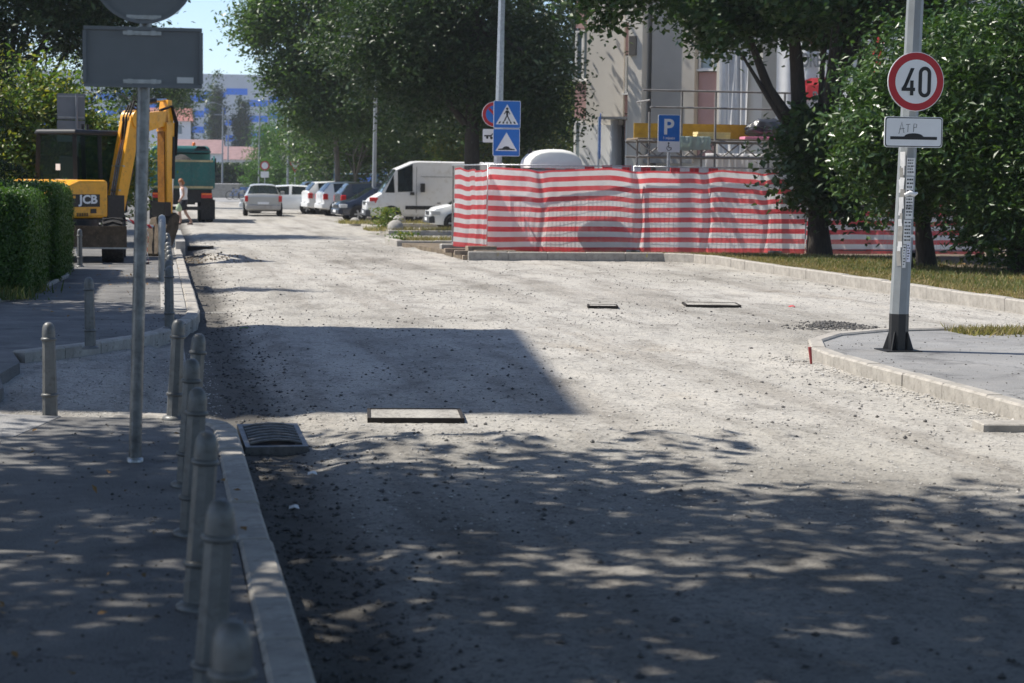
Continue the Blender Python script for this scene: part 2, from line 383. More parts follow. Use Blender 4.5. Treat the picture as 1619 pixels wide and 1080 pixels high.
# right verge and the ground behind the fence
ver_i = [(11.665, 22), (11.665, 42.0), (11.5, 43.6), (10.9, 44.36), (6.3, 44.465), (6.2, 49.0), (5.9, 53), (40, 53), (40, 22)]
ver = slab('verge', ver_i, -.15, .1, M_soil)
kerb_run(ver, [(11.5, 22), (11.5, 42.0), (11.36, 43.5), (10.85, 44.2), (6.35, 44.3)], inward=1, ln=1.0, z1=.2)
# parking islands further on
for (x0, x1, y0, y1) in ((5.8, 13, 53.3, 56.2), (6.8, 13, 64.0, 66.8), (8.0, 13, 74.4, 76.6), (7.4, 13, 86, 87)):
    pi = slab('parking_island', [(x0 + .16, y0 + .16), (x1, y0 + .16), (x1, y1 - .16), (x0 + .16, y1 - .16)], -.1, .11, M_soil)
    kerb_run(pi, [(x0, y1), (x0, y0), (x1, y0)], inward=-1, ln=1.1, z1=.16)
slab('parking_lot', [(13, 53.3), (60, 53.3), (60, 140), (13, 140)], -.08, .02, asphalt('lot_asphalt', (.2, .2, .195)))
# raised ground with steps at the far end
slab('terrace', [(-60, 177.2), (9.5, 177.2), (9.5, 260), (-60, 260)], -.1, 1.2, asphalt('terrace_asphalt', (.2, .2, .2)))
stp = thing('stone_steps', 'wide grey concrete steps below the parked white sedan', 'steps', (0, 175, 0))
for k in range(7): MB().box(-8, 9.5, k * .3, 2.2, k * .17, k * .17 + .165, ch=.01).build('step', M_conc, stp)
slab('crossing_road', [(-80, 146.5), (60, 146.5), (60, 174.5), (-80, 174.5)], -.08, .012, asphalt('far_asphalt', (.26, .255, .25)))

# loose stones on the gravel
def stones(name, n, xr, yr, smin, smax, mat, bias=None, label=None, parent=None, zf=road_z):
    if bias is None:
        x = rng.uniform(*xr, n); y = yr[0] * (yr[1] / yr[0]) ** rng.random(n)
    else: x, y = bias(n)
    n = len(x); z = zf(x, y); s = smin * (smax / smin) ** (rng.random(n) ** 2.2)
    base = np.array([(1, 0, 0), (0, 1, 0), (-1, 0, 0), (0, -1, 0), (0, 0, .75), (0, 0, -.6)], float)
    V = base[None] * rng.uniform(.6, 1.25, (n, 6, 1))
    a = rng.uniform(0, 6.28, n); c, sn = np.cos(a), np.sin(a)
    X = V[..., 0] * c[:, None] - V[..., 1] * sn[:, None]; Y = V[..., 0] * sn[:, None] + V[..., 1] * c[:, None]
    V = np.stack([X * s[:, None] + x[:, None], Y * s[:, None] + y[:, None], V[..., 2] * s[:, None] * .8 + (z + s * .25)[:, None]], 2).reshape(-1, 3)
    tri = np.array([(0, 1, 4), (1, 2, 4), (2, 3, 4), (3, 0, 4), (1, 0, 5), (2, 1, 5), (3, 2, 5), (0, 3, 5)])
    F = (tri[None] + (np.arange(n) * 6)[:, None, None]).reshape(-1, 3)
    o = np_mesh(name, V, F, mat, parent); o['kind'] = 'stuff'
    if parent is None: prop(o, label, 'gravel')
    return o
M_st1 = leafmat('stone_pale', [(.42, .40, .37), (.30, .285, .26), (.50, .48, .45), (.17, .16, .15)], .9, 0)
M_st2 = leafmat('stone_dark', [(.06, .055, .05), (.10, .095, .09), (.035, .035, .035)], .8, 0)
stones('loose_gravel', 50000, (.5, 11.4), (10, 60), .003, .017, M_st1, label='pale crushed stones scattered all over the gravel road bed')
def patchy(n):
    m = n * 4; x = rng.uniform(.3, 11.4, m); y = 6 * 10 ** rng.random(m); k = vnoise(x * .8, y * .35, 17) ** 3 + .04 > rng.random(m) * .6
    x, y = x[k][:n], y[k][:n]; return x, y
stones('asphalt_crumbs', 9000, None, None, .004, .024, M_st2, patchy, label='dark crumbs of broken asphalt strewn over the gravel road')
stones('side_street_gravel', 5000, (-1.75, 0), (14.4, 21), .003, .014, M_st1, label='pale stones in the dug up side street mouth')
def kb(n):
    y = 6 * (60 / 6) ** rng.random(n); return np.abs(rng.normal(0, .33, n)) + .01, y
stones('trench_rubble', 7000, None, None, .004, .024, M_st2, kb, 'dark lumps of soil and asphalt along the left kerb')
def hp(n): return rng.normal(7.85, .25, n), rng.normal(23.9, .16, n)
stones('asphalt_heap', 900, None, None, .008, .035, M_st2, hp, 'small heap of black asphalt crumbs beyond the island kerb', zf=lambda x, y: road_z(x, y))
def ik(n):
    y = rng.uniform(11, 20, n); return 5.98 - np.abs(rng.normal(0, .22, n)), y
stones('kerb_rubble', 1600, None, None, .004, .026, M_st1, ik, 'small stones fallen along the foot of the island kerb')
def mound(n): return np.abs(rng.normal(.5, .4, n)), rng.normal(43.2, .5, n)
stones('soil_mound', 500, None, None, .012, .045, M_soil, mound, 'low mound of brown soil by the pavement kerb behind bollards')

# leaves ------------------------------------------------------------------
def leaves(P, N, size, mat, name, parent, ratio=.55, fold=.25, droop=0):
    n = len(P)
    d = rng.normal(0, 1, (n, 3)); d[:, 2] -= droop; d /= np.linalg.norm(d, axis=1)[:, None]
    N = N / np.linalg.norm(N, axis=1)[:, None]
    d = d - N * (d * N).sum(1)[:, None]; d /= np.linalg.norm(d, axis=1)[:, None] + 1e-9
    b = np.cross(N, d); s = (size * rng.uniform(.6, 1.25, n) * (.75 + .55 * vnoise(P[:, 0] * 1.1 + P[:, 2], P[:, 1] * 1.1 + P[:, 2] * .7, 21)))[:, None]
    p0 = P - d * s * .5; p2 = P + d * s * .5
    p1 = P - d * s * .05 + b * s * ratio * .5 + N * s * fold * .4; p3 = P - d * s * .05 - b * s * ratio * .5 + N * s * fold * .4
    V = np.stack([p0, p1, p2, p3], 1).reshape(-1, 3)
    i = np.arange(n) * 4
    F = np.concatenate([np.stack([i, i + 1, i + 2], 1), np.stack([i, i + 2, i + 3], 1)])
    return np_mesh(name, V, F, mat, parent)
def clump_points(lobes, per, spread, shell=.75):
    """lobes: (cx,cy,cz, rx,ry,rz, nclumps)"""
    C = []
    for cx, cy, cz, rx, ry, rz, n in lobes:
        d = rng.normal(0, 1, (n, 3)); d /= np.linalg.norm(d, axis=1)[:, None]
        r = (1 - (1 - shell) * 2 * rng.random(n) ** 1.5).clip(.1, 1) * rng.uniform(.85, 1.12, n)
        ph = rng.uniform(0, 50, 2); r = r * (.62 + .74 * vnoise(np.arctan2(d[:, 1], d[:, 0]) * 1.9 + ph[0], d[:, 2] * 2.6 + ph[1], 11))
        C.append(np.array([cx, cy, cz]) + d * r[:, None] * np.array([rx, ry, rz]))
    C = np.concatenate(C)
    sp = spread * rng.uniform(.6, 1.4, len(C))
    k = rng.poisson(per, len(C)).clip(3)
    idx = np.repeat(np.arange(len(C)), k)
    P = C[idx] + rng.normal(0, 1, (len(idx), 3)) * sp[idx][:, None] * np.array([1, 1, .7])
    N = rng.normal(0, .55, (len(idx), 3)) + np.array([-.25, 0, .75])
    return C, P, N
def tree(name, label, base, trunk, lobes, per, spread, size, leafm, barkm, group=None, ratio=.55, r0=.2, nlimb=14, shell=.75, cat='tree', limbs=(), droop=0, fork=None):
    t = thing(name, label, cat, base, 0, group)
    b = Vector(base)
    pts = [Vector(p) for p in trunk]; m = len(pts)
    rad = [r0 * (1.25 if i == 0 else 1 - .55 * i / max(1, m - 1)) for i in range(m)]
    MB().tube([p - b for p in pts], rad, 10).build('trunk', barkm, t)
    C, P, N = clump_points(lobes, per, spread, shell)
    mb = MB()
    nr = np.argsort(np.linalg.norm(C - np.array(pts[-1]), axis=1))[:max(nlimb, len(C) * 2 // 3)]; ends = C[rng.choice(nr, min(nlimb, len(nr)), replace=False)]
    tp = fork if fork is not None else pts[-1]
    for e in ends:
        e = Vector(e); q = pts[-1] if random.random() < .6 else pts[max(1, m - 2)]
        mid = q.lerp(e, .5) + Vector((random.uniform(-.2, .2), random.uniform(-.2, .2), random.uniform(0, .3)))
        mb.tube([q - b, mid - b, e - b], [r0 * .4, r0 * .24, r0 * .06], 6)
    for L in limbs: mb.tube([Vector(p) - b for p in L[0]], L[1], 8)
    if mb.v: mb.build('limbs', barkm, t)
    leaves(P - np.array(base), N, size, leafm, 'crown', t, ratio, droop=droop)
    return t

# ------------------------------------------------------------------ buildings
M_wall = simple('beige_render', (.60, .565, .51), .9, 0, .10, .5, .2, 0, (.54, .50, .45), .1)
M_wall2 = simple('grey_brown_render', (.44, .41, .365), .9, 0, .2, .35, .2, 0, (.36, .33, .29), .1)
M_cream = simple('cream_render', (.62, .58, .51), .9, 0, .08, .8, .2)
M_pink = simple('pink_panel', (.42, .27, .26), .7, 0, .12, 1.5, .3)
M_wwall = simple('white_render', (.70, .70, .69), .85, 0, .06, .7, .2)
M_wframe = simple('white_window_frame', (.75, .75, .74), .5, 0, .05, 3)
M_pane = glass_dark('window_glass', (.10, .13, .15), .06)
M_dark = simple('door_and_shade_dark', (.08, .075, .07), .9, 0, .2, 2)
bl = thing('apartment_building', 'beige apartment block with pink panels and tall windows behind the fence', 'building', (13.6, 68, 0), R(-38))
def bpart(name, x0, x1, y0, y1, z0, z1, mat, parent=None, ch=0):
    return MB().box(x0 - 13.6, x1 - 13.6, y0 - 68, y1 - 68, z0, z1, ch=ch).build(name, mat, parent or bl)
bpart('wall', 13.4, 26, 69.0, 80, 0, 19, M_wall2)
bpart('wall', 14.14, 15.55, 68.0, 69.0, 3.75, 19, M_wall)
bpart('wall', 13.95, 15.3, 67.9, 69.0, 0, 3.74, M_wwall)
bpart('pilaster', 15.99, 16.5, 67.4, 69.0, 0, 19, M_cream)
bpart('wall', 16.68, 18.25, 67.8, 69.0, 2.6, 19, M_wall2)
bpart('pilaster', 20.35, 20.85, 67.3, 69.0, 0, 19, M_cream)
bpart('pilaster', 19.25, 19.5, 67.3, 69.0, 0, 19, M_cream)
bpart('wall', 16.68, 20.3, 68.3, 69.0, 0, 2.59, M_wwall)
def strip(x0, x1, y, rows):
    for z0, z1, kind in rows:
        if kind == 'p': bpart('panel', x0, x1, y + .12, 68.98, z0, z1, M_pink)
        else:
            f = bpart('window', x0, x1, y + .16, y + .2, z0, z1, M_pane)
            mbf = MB(); w_ = .055
            X0, X1 = x0 - 13.6, x1 - 13.6; yy0, yy1 = y + .08 - 68, y + .158 - 68
            mbf.box(X0, X0 + w_, yy0, yy1, z0, z1); mbf.box(X1 - w_, X1, yy0, yy1, z0, z1)
            mbf.box(X0 + w_, X1 - w_, yy0, yy1, z0, z0 + w_); mbf.box(X0 + w_, X1 - w_, yy0, yy1, z1 - w_, z1)
            mbf.box((X0 + X1) / 2 - .03, (X0 + X1) / 2 + .03, yy0, yy1, z0 + w_, z1 - w_)
            o = mbf.build('frame', M_wframe, f)
            MB().box(X0 - .04, X1 + .04, y - .06 - 68, yy0 - .002, z0 - .05, z0).build('sill', M_wframe, f)
strip(15.56, 15.98, 68.0, [(3.2, 4.1, 'p'), (4.15, 4.75, 'p'), (4.82, 6.1, 'w'), (6.16, 7.2, 'p'), (7.28, 8.9, 'w'), (8.96, 10, 'p'), (10.06, 11.6, 'w')])
strip(18.27, 19.24, 68.0, [(2.65, 4.85, 'p'), (4.86, 5.5, 'p'), (5.58, 7.1, 'w'), (7.16, 8.2, 'p'), (8.3, 9.9, 'w')])
strip(13.55, 14.12, 68.2, [(2.0, 3.9, 'w'), (4.0, 5.2, 'p'), (5.3, 7.0, 'w'), (7.1, 8.3, 'p')])
bpart('door_frame', 15.32, 15.38, 67.5, 68.9, 0, 3.9, M_wframe); bpart('door_frame', 15.88, 15.95, 67.5, 68.9, 0, 3.9, M_wframe)
bpart('canopy', 15.1, 15.98, 67.2, 68.9, 3.92, 4.0, M_wall2)
bpart('door', 15.39, 15.87, 68.3, 68.4, 0, 3.7, M_dark)
bpart('beam', 16.5, 18.3, 67.6, 67.79, 2.45, 2.6, M_conc)
bpart('opening_shade', 16.05, 16.3, 67.3, 67.4, 6.05, 6.7, M_dark)  # dark box put in for the shade inside a small opening
bpart('drainpipe', 16.54, 16.64, 68.7, 68.8, 0, 19, M_wall2)
# second grey block behind
b2 = thing('office_block', 'tall grey block with small dark windows rising behind the scaffold', 'building', (26, 84, 0))
MB().box(-3, 22, 0, 14, 0, 24).build('wall', simple('grey_render', (.40, .375, .35), .9, 0, .1, .4, .2), b2)
for i in range(7):
    for j in range(5):
        f = MB().box(-2.2 + i * 2.4, -.9 + i * 2.4, -.02, .1, 5 + j * 3, 6.5 + j * 3).build('window', M_pane, b2)
        MB().box(-2.3 + i * 2.4, -.8 + i * 2.4, -.1, -.021, 4.9 + j * 3, 5.0 + j * 3).build('sill', M_wframe, f)
# shade-casting house on the left, beyond the frame
hs = thing('street_house', 'tall plain house at the left of the side street, out of view', 'building', (-9.35, 19.7, 0), R(-6.8))
MB().box(-12, 0, 0, 8.4, 0, 18.3).build('wall', M_wall, hs)
MB().box(-12.2, .0, -.1, 8.7, 18.3, 18.5).build('roof', M_conc, hs)
# far blue and white building
fb = thing('striped_building', 'wide pale building with blue stepped stripes in the distance', 'building', (0, 405, 0))
MB().box(-40, 75, 0, 20, 0, 22.3).build('wall', simple('pale_cladding', (.55, .57, .60), .7, 0, .05, .3), fb)
M_bstripe = simple('blue_cladding', (.03, .20, .78), .6, 0, .06, .3)
for i in range(-9, 17):
    for j in range(6):
        x = i * 4.3; zz = 16.0 - j * 3.1 + (i % 4) * .75
        if (i * 3 + j * 5) % 7 == 0: continue
        MB().box(x, x + 4.22, -.12, .0 - .001, zz, zz + 1.25).build('cladding_panel', M_bstripe, fb)
# small house
sh = thing('small_house', 'small white house with a red tiled roof in the distance', 'house', (1.2, 253, 0))
MB().box(-3, 2.3, 0, 7, 0, 8.7).build('wall', M_wwall, sh)
MB().prism([(-.4, 8.7), (7.4, 8.7), (3.5, 10.4)], -3.3, 2.6, frame((0, 0, 0), (0, 1, 0), (0, 0, 1))).build('roof', simple('roof_tile', (.30, .12, .10), .8, 0, .25, 3), sh)
for wx in (-1.6, .3):
    for wz in (4.4, 7.1):
        f = MB().box(wx, wx + .9, -.05, -.001, wz, wz + 1.1).build('window', M_pane, sh)
        MB().box(wx - .08, wx + .98, -.1, -.051, wz - .12, wz - .02).build('sill', M_wframe, f)
for k, (x, y, wd, h) in enumerate(((3.5, 225, 6, 6.0), (9.5, 240, 7, 5.5), (-9, 235, 8, 6.5))):
    lab = ['low house with a long pinkish roof beyond the truck', 'low house with pinkish roof behind the far lamp posts', 'house with pinkish roof hidden behind the truck cab'][k]
    q = thing('low_house', lab, 'house', (x, y, 0), 0, 'low houses far down the street')
    MB().box(-wd / 2, wd / 2, 0, 8, 0, h - 1.6).build('wall', M_wwall, q)
    MB().prism([(-.4, h - 1.6), (8.4, h - 1.6), (4, h)], -wd / 2 - .3, wd / 2 + .3, frame((0, 0, 0), (0, 1, 0), (0, 0, 1))).build('roof', simple('pink_roof', (.26, .16, .155), .8, 0, .25, 2), q)

# ------------------------------------------------------------------ trees and shrubs
tree('maple_tree', 'forked tree with ivy on its trunk beside the striped fence', (14.85, 45.0, .1),
     [(14.85, 45.0, 0), (14.75, 45.0, 1.2), (14.55, 45.0, 2.3)],
     [(13.8, 45.0, 6.1, 2.4, 2.0, 1.35, 150), (16.0, 45.2, 6.3, 2.0, 2.0, 1.3, 120), (9.7, 45, 6.55, 1.5, 1.3, .95, 60), (14.5, 45.0, 8.2, 4.5, 3.2, 1.8, 200), (12.4, 45, 5.5, .8, 1.0, .5, 26), (17.6, 45, 5.9, .9, 1, .6, 26),
      (14.5, 44.6, 2.6, .95, .7, 1.35, 70), (15.3, 44.6, 1.7, 1.0, .7, .9, 50)],
     75, .30, .17, L_maple, M_barkd, r0=.27, nlimb=16, shell=.6, ratio=.8,
     limbs=[([(14.55, 45, 2.1), (14.1, 45, 3.2), (13.5, 45, 4.0), (13.0, 45, 5.2)], [.17, .15, .12, .07]), ([(14.55, 45, 2.1), (14.3, 45.1, 3.4), (14.2, 45.1, 4.6), (14.0, 45, 6)], [.22, .19, .16, .1]),
            ([(14.55, 45, 2.2), (14.9, 44.9, 3.2), (15.1, 44.9, 3.9), (15.5, 44.9, 5.0), (15.9, 45, 6)], [.2, .18, .16, .12, .07]), ([(14.0, 45.1, 6.4), (12, 45, 7.7), (10, 45, 7.2)], [.10, .08, .04])])
tree('cherry_laurel', 'glossy green laurel shrub with bare stem left of the speed sign', (14.1, 37.6, .1), [(14.1, 37.6, 0), (14.0, 37.6, 1.0), (13.8, 37.6, 1.9)],
     [(13.6, 37.2, 2.5, 1.1, 1.1, 1.1, 170), (13.8, 37.4, 3.5, .8, .9, .8, 100)], 60, .25, .155, L_laurel, M_barkd, 'laurel shrubs on the verge', ratio=.42, r0=.16, shell=.6, cat='shrub')
tree('cherry_laurel', 'tall laurel shrub rising directly behind the speed sign pole', (15.2, 39.2, .1), [(15.2, 39.2, 0), (15.05, 39.2, 1.2), (14.8, 39.2, 2.4)],
     [(14.9, 38.6, 3.3, 1.5, 1.3, 1.9, 240), (14.8, 38.6, 1.9, 1.0, 1.1, .8, 90)], 78, .27, .155, L_laurel, M_barkd, 'laurel shrubs on the verge', ratio=.42, r0=.19, shell=.6, cat='shrub')
tree('cherry_laurel', 'broad laurel shrub with shaded underside right of the speed sign', (16.0, 36.4, .1), [(16.0, 36.4, 0), (15.8, 36.4, 1.2), (15.6, 36.4, 2.2)],
     [(15.5, 36.2, 3.4, 1.6, 1.4, 2.2, 240), (16.6, 35.0, 3.2, 1.6, 1.4, 2.6, 220), (15.5, 36.0, 1.4, 1.2, 1.0, 1.0, 110), (17, 34.8, 1.2, 1.2, 1, 1.0, 100)], 78, .27, .155, L_laurel, M_barkd, 'laurel shrubs on the verge', ratio=.42, r0=.2, shell=.6, cat='shrub')
tree('cherry_laurel', 'dense dark laurel at the back of the verge', (18.2, 40.5, .1), [(18.2, 40.5, 0), (18.0, 40.5, 1.2), (18, 40.5, 2.4)],
     [(17.8, 40.5, 3.0, 2.0, 1.5, 2.9, 200), (20, 39, 3.0, 2.0, 1.6, 2.9, 170)], 60, .3, .18, L_dark, M_barkd, 'laurel shrubs on the verge', ratio=.42, r0=.2, shell=.6, cat='shrub')
# central big trees
tree('linden_tree', 'large dark tree with a thick trunk rising in front of the white van', (9.7, 65.4, 0), [(9.7, 65.4, 0), (9.72, 65.4, 2), (9.68, 65.4, 4.3), (9.75, 65.4, 7)],
     [(9.2, 65.4, 8.14, 4.3, 3.24, 3.61, 360), (10.9, 65.3, 5.34, 1.7, 1.8, 2.3, 220), (7.43, 65.33, 5.91, 2.85, 1.98, 2.09, 200), (12.0, 65.0, 6.0, 0.9, 0.9, 1.4, 50), (9.4, 66.3, 5.5, 2.9, 1.8, 2.09, 240), (12.1, 65, 4.4, 0.9, 0.8, 0.85, 30), (11.6, 65.7, 3.7, 1.3, 0.8, 0.9, 60)],
     75, .42, .17, L_dark, M_barkd, 'big street trees', r0=.33, nlimb=22, shell=.55, limbs=[([(9.7, 65.4, 3.4), (8.8, 65.3, 4.4), (7.9, 65.3, 5.3)], [.14, .11, .06])])
tree('ash_tree', 'broad leafy tree overhanging the parked cars with sunlit edge leaves', (8.0, 97, 0), [(8.0, 97, 0), (8.05, 97, 2), (7.9, 97, 5), (8, 97, 8)],
     [(8.6, 97, 10.4, 4.5, 4.2, 4.6, 520), (4.6, 96.5, 9.3, 1.5, 2, 1.7, 140), (9.2, 96, 5.8, 2.8, 2.4, 2.2, 230), (6.0, 96, 6.6, 1.5, 1.4, 1.3, 90), (12.0, 96, 7, 3.2, 2.4, 3.6, 300), (7.4, 95.5, 4.9, 1.6, 1.2, 1.0, 70)],
     75, .5, .22, L_ash, M_barkg, 'big street trees', r0=.17, nlimb=20, shell=.55)
tree('young_tree', 'low leafy tree in front of the tall tree by the cars', (9.6, 104, 0), [(9.6, 104, 0), (9.6, 104, 1.8), (9.5, 104, 3)], [(9.6, 105.5, 4.6, 3.0, 2.4, 2.6, 230), (13.0, 104, 4.4, 3.4, 2.4, 3.0, 280)], 65, .45, .2, L_ash, M_barkg, 'trees behind the parked cars', r0=.12, shell=.6)
tree('leafy_bush', 'sunlit light green bush behind the van roof', (15.2, 99, 0), [(15.2, 99, 0), (15.2, 99, 1.5), (15.3, 99, 2.6)], [(15.0, 98.5, 3.8, 2.6, 2.2, 2.6, 260), (18.9, 98, 4.2, 3.2, 2, 3.0, 220)], 60, .42, .19, L_bush, M_barkg, 'trees behind the parked cars', r0=.12, shell=.7, cat='bush')
tree('dense_tree', 'dark dense tree filling the gap behind the big street trees', (14, 112, 0), [(14, 112, 0), (14, 112, 3), (14, 112, 6)], [(13, 113, 8, 5, 2.5, 6.5, 420), (21, 112, 8, 6, 3, 6.5, 330)], 60, .7, .33, L_dark, M_barkd, 'trees behind the parked cars', r0=.3, shell=.7)
tree('dense_tree', 'low dark tree behind the yield sign', (11.2, 140, 0), [(11.2, 140, 0), (11.2, 140, 2), (11.2, 140, 4)], [(11.8, 140, 4.5, 3.0, 3, 4, 200), (16.5, 138, 5, 4, 3, 4.5, 200)], 55, .6, .3, L_dark, M_barkd, 'trees behind the parked cars', r0=.2, shell=.7)
for k, (x, y, h, rr) in enumerate(((9.4, 176, 6.4, 1.9), (11.0, 170, 9.6, 2.0), (12.6, 160, 10.0, 2.5))):
    lab = ['bright green feathery tree next to the striped building', 'tall bright green feathery tree behind the round prohibition sign', 'bright green feathery tree shaded by its taller neighbour'][k]
    tree('feathery_tree', lab, (x, y, 0), [(x, y, 0), (x, y, 2), (x, y, h * .6)], [(x, y, h * .5, rr, rr, h * .5, 170), (x, y, h * .25, rr * 1.15, rr, h * .26, 90)], 60, .55, .34, L_willow, M_barkg, 'bright feathery trees', r0=.16, shell=.7, droop=1.2, ratio=.3)
for k, (x, y, h, rr) in enumerate(((8.8, 330, 18.0, .9), (13.0, 330, 15.5, 1.0), (2.6, 300, 17, 2.4))):
    lab = ['tall narrow poplar in front of the striped building', 'shorter narrow poplar in front of the striped building', 'broad dark tree left of the striped building'][k]
    tree('poplar_tree', lab, (x, y, 0), [(x, y, 0), (x, y, 5), (x, y, h * .7)], [(x, y, h * .55, rr, rr, h * .45, 130)], 50, .6, .5, L_dark, M_barkg, 'far trees', r0=.25, shell=.7)
# left side
tree('willow_tree', 'loose pale tree hanging above the truck', (-2.2, 118, 0), [(-2.2, 118, 0), (-2.2, 118, 3), (-2, 118, 6)], [(-1.6, 118, 7.6, 3.0, 2.4, 2.4, 130), (.4, 118, 6.4, 1.3, 1.3, 1.2, 40)], 55, .45, .26, L_ash, M_barkg, 'trees along the left pavement', r0=.16, shell=.6, droop=.8, ratio=.35)
tree('dense_tree', 'big dark tree over the left pavement behind the excavator', (-5.2, 63, 0), [(-5.2, 63, 0), (-5.1, 63, 2.5), (-5, 63, 5)], [(-4.6, 63, 7.9, 3.8, 3.2, 3.8, 480), (-7.0, 62, 6.5, 3, 3, 3.6, 280), (-2.4, 63, 6.6, 1.7, 1.6, 2.0, 150)], 75, .42, .17, L_dark, M_barkd, 'trees along the left pavement', r0=.3, shell=.55)
tree('leafy_bush', 'tall sunlit bush with yellowing leaves behind the excavator cab', (-3.4, 50.5, 0), [(-3.4, 50.5, 0), (-3.4, 50.5, 1.2), (-3.3, 50.5, 2.4)], [(-3.2, 50.5, 2.7, 1.6, 1.5, 1.7, 260), (-4.8, 50, 2.5, 1.6, 1.5, 1.9, 200), (-1.9, 51.5, 2.0, 1.0, 1.2, 1.2, 130)], 65, .3, .14, L_bush, M_barkg, 'trees along the left pavement', r0=.1, shell=.7, cat='bush')
# spruce: whorls of drooping branches
def spruce(x, y, h, rr, label, r0=.18, dens=1.0):
    t = thing('spruce_tree', label, 'tree', (x, y, .1), 0, 'trees along the left pavement')
    MB().tube([(0, 0, 0), (0, 0, h * .5), (0, 0, h)], [r0, r0 * .6, .02], 10).build('trunk', M_barkd, t)
    Ps = []; Ns = []
    z = 1.5
    while z < h:
        Rr = rr * (1 - (z / h) ** 1.2) + .2
        for k in range(int(9 * dens)):
            a = random.uniform(0, 6.28); L = Rr * random.uniform(.7, 1.1); n = int(260 * L / 2)
            u = rng.random(n) ** .7 * L; side = rng.normal(0, 1, n) * (.10 + .16 * (u / L)) ; dz = -.22 * u ** 1.3 - np.abs(rng.normal(0, .17, n))
            Ps.append(np.stack([np.cos(a) * u - np.sin(a) * side, np.sin(a) * u + np.cos(a) * side, z + dz + .12], 1)); Ns.append(rng.normal(0, .6, (n, 3)) + np.array([0, 0, .6]))
        z += random.uniform(.28, .42)
    leaves(np.concatenate(Ps), np.concatenate(Ns), .11, L_spruce, 'crown', t, .22, droop=1.0)
spruce(-4.5, 34.2, 9.5, 2.3, 'dark drooping spruce at the left behind the clipped hedge')
# trees that shade the foreground
for k, (x, y, z, rx, ry, rz, n) in enumerate(((-4.6, 8.0, 6.6, 3.2, 3.0, 1.7, 230), (-4.4, 12.6, 7.2, 3.2, 2.7, 1.8, 230), (-1.9, 9.8, 10.2, 3.6, 3.2, 1.6, 260), (-3.5, 5.6, 9.5, 3.8, 3.4, 2, 230))):
    tree('street_tree', ['leafy street tree shading the near pavement', 'leafy street tree shading the side street corner', 'tallest street tree shading the near road', 'tall leafy street tree standing by the open end of the bollard row'][k], (x - .6, y, .1),
         [(x - .6, y, 0), (x - .5, y, 2.5), (x, y, z - .6)], [(x, y, z, rx, ry, rz, n)], 62, .30, .17, L_maple, M_barkg, 'trees shading the foreground', ratio=.75, r0=.17, nlimb=10, shell=.45)
# first crown shades the path; the rest are added, unseen, to block sky light
for k, (x, y, z, rx, ry, rz, n) in enumerate(((-6.9, 27.6, 6.4, 2.2, 1.9, 1.6, 110), (8.5, 3.0, 7.0, 4.2, 3.6, 2.6, 150), (3.0, -3.0, 8.0, 4.4, 3.4, 2.4, 160), (-6.0, -3.5, 8.0, 4.2, 3.4, 2.4, 150), (10.0, 10.5, 8.0, 3.2, 3.0, 2.4, 120), (2.6, 5.2, 7.6, 4.6, 4.6, 1.7, 420), (-3.0, 1.5, 7.2, 4.5, 4.0, 1.8, 320))):
    tree('street_tree', ['street tree shading the path behind the side street', 'added unseen tree dimming sky light across the road from the near bollards', 'added unseen tree dimming sky light over the road beyond the open end of the bollards', 'added unseen tree dimming sky light over the pavement beyond the open end of the bollards', 'added unseen tree dimming sky light over the traffic island', 'added unseen broad crown blocking sky light over the near road', 'added unseen broad crown blocking sky light over the near pavement'][k], (x, y, .1),
         [(x, y, 0), (x, y, 2.5), (x, y, z - .6)], [(x, y, z, rx, ry, rz, n)], 50, .4, .22, L_dark, M_barkg, 'trees shading the foreground', ratio=.75, r0=.17, nlimb=8, shell=.45)
# clipped hedges
def hedge(x0, x1, y0, y1, h, label, n):
    t = thing('clipped_hedge', label, 'hedge', ((x0 + x1) / 2, (y0 + y1) / 2, .1), 0, 'clipped hedges')
    cx, cy = (x0 + x1) / 2, (y0 + y1) / 2; a, b = (x1 - x0) / 2, (y1 - y0) / 2
    MB().box(-a + .14, a - .14, -b + .14, b - .14, 0, h - .14).build('inner_twigs', simple('hedge_twigs', (.022, .026, .012), 1, 0, .4, 9), t)
    u = rng.uniform(-1, 1, (n, 3)); f = rng.choice(4, n, p=[.34, .24, .24, .18])
    P = np.stack([u[:, 0] * a, u[:, 1] * b, (u[:, 2] * .5 + .5) * h], 1)
    N = rng.normal(0, .5, (n, 3))
    for i, (ax, sg) in enumerate(((0, 1), (1, -1), (2, 1), (0, -1))):
        m = f == i
        P[m, ax] = (sg * (a, b)[ax] if ax < 2 else h); N[m, ax] += sg
    # rounded shoulders, uneven clipping
    e = np.clip((P[:, 2] - (h - .25)) / .25, 0, 1); P[:, 0] *= 1 - .10 * e ** 2; P[:, 1] *= 1 - .03 * e ** 2
    wv = .10 * (vnoise(P[:, 1] * 1.7 + 5, P[:, 2] * 1.9, 3) - .5) + .06 * (vnoise(P[:, 0] * 4, P[:, 1] * 4 + P[:, 2] * 3, 4) - .5)
    P += N / np.linalg.norm(N, axis=1)[:, None] * (rng.normal(0, .035, n) + wv * .8)[:, None]
    P[:, 2] = P[:, 2].clip(.02)
    k = 2200; Q = np.stack([rng.uniform(-a, a, k), rng.uniform(-b, b, k), h + np.abs(rng.normal(0, .06, k)) * (vnoise(rng.uniform(0, 9, k), rng.uniform(0, 9, k), 5) > .55)], 1)
    P = np.concatenate([P, Q]); N = np.concatenate([N, rng.normal(0, .7, (k, 3)) + np.array([0, 0, .3])])
    leaves(P, N, .05, L_hedge, 'foliage', t, .6)
hedge(-4.1, -2.28, 28.0, 32.3, 1.42, 'clipped green box hedge with shaded end beside the grass', 60000)
hedge(-4.0, -2.1, 32.6, 37.2, 1.5, 'clipped green hedge between the front hedge and excavator', 60000)

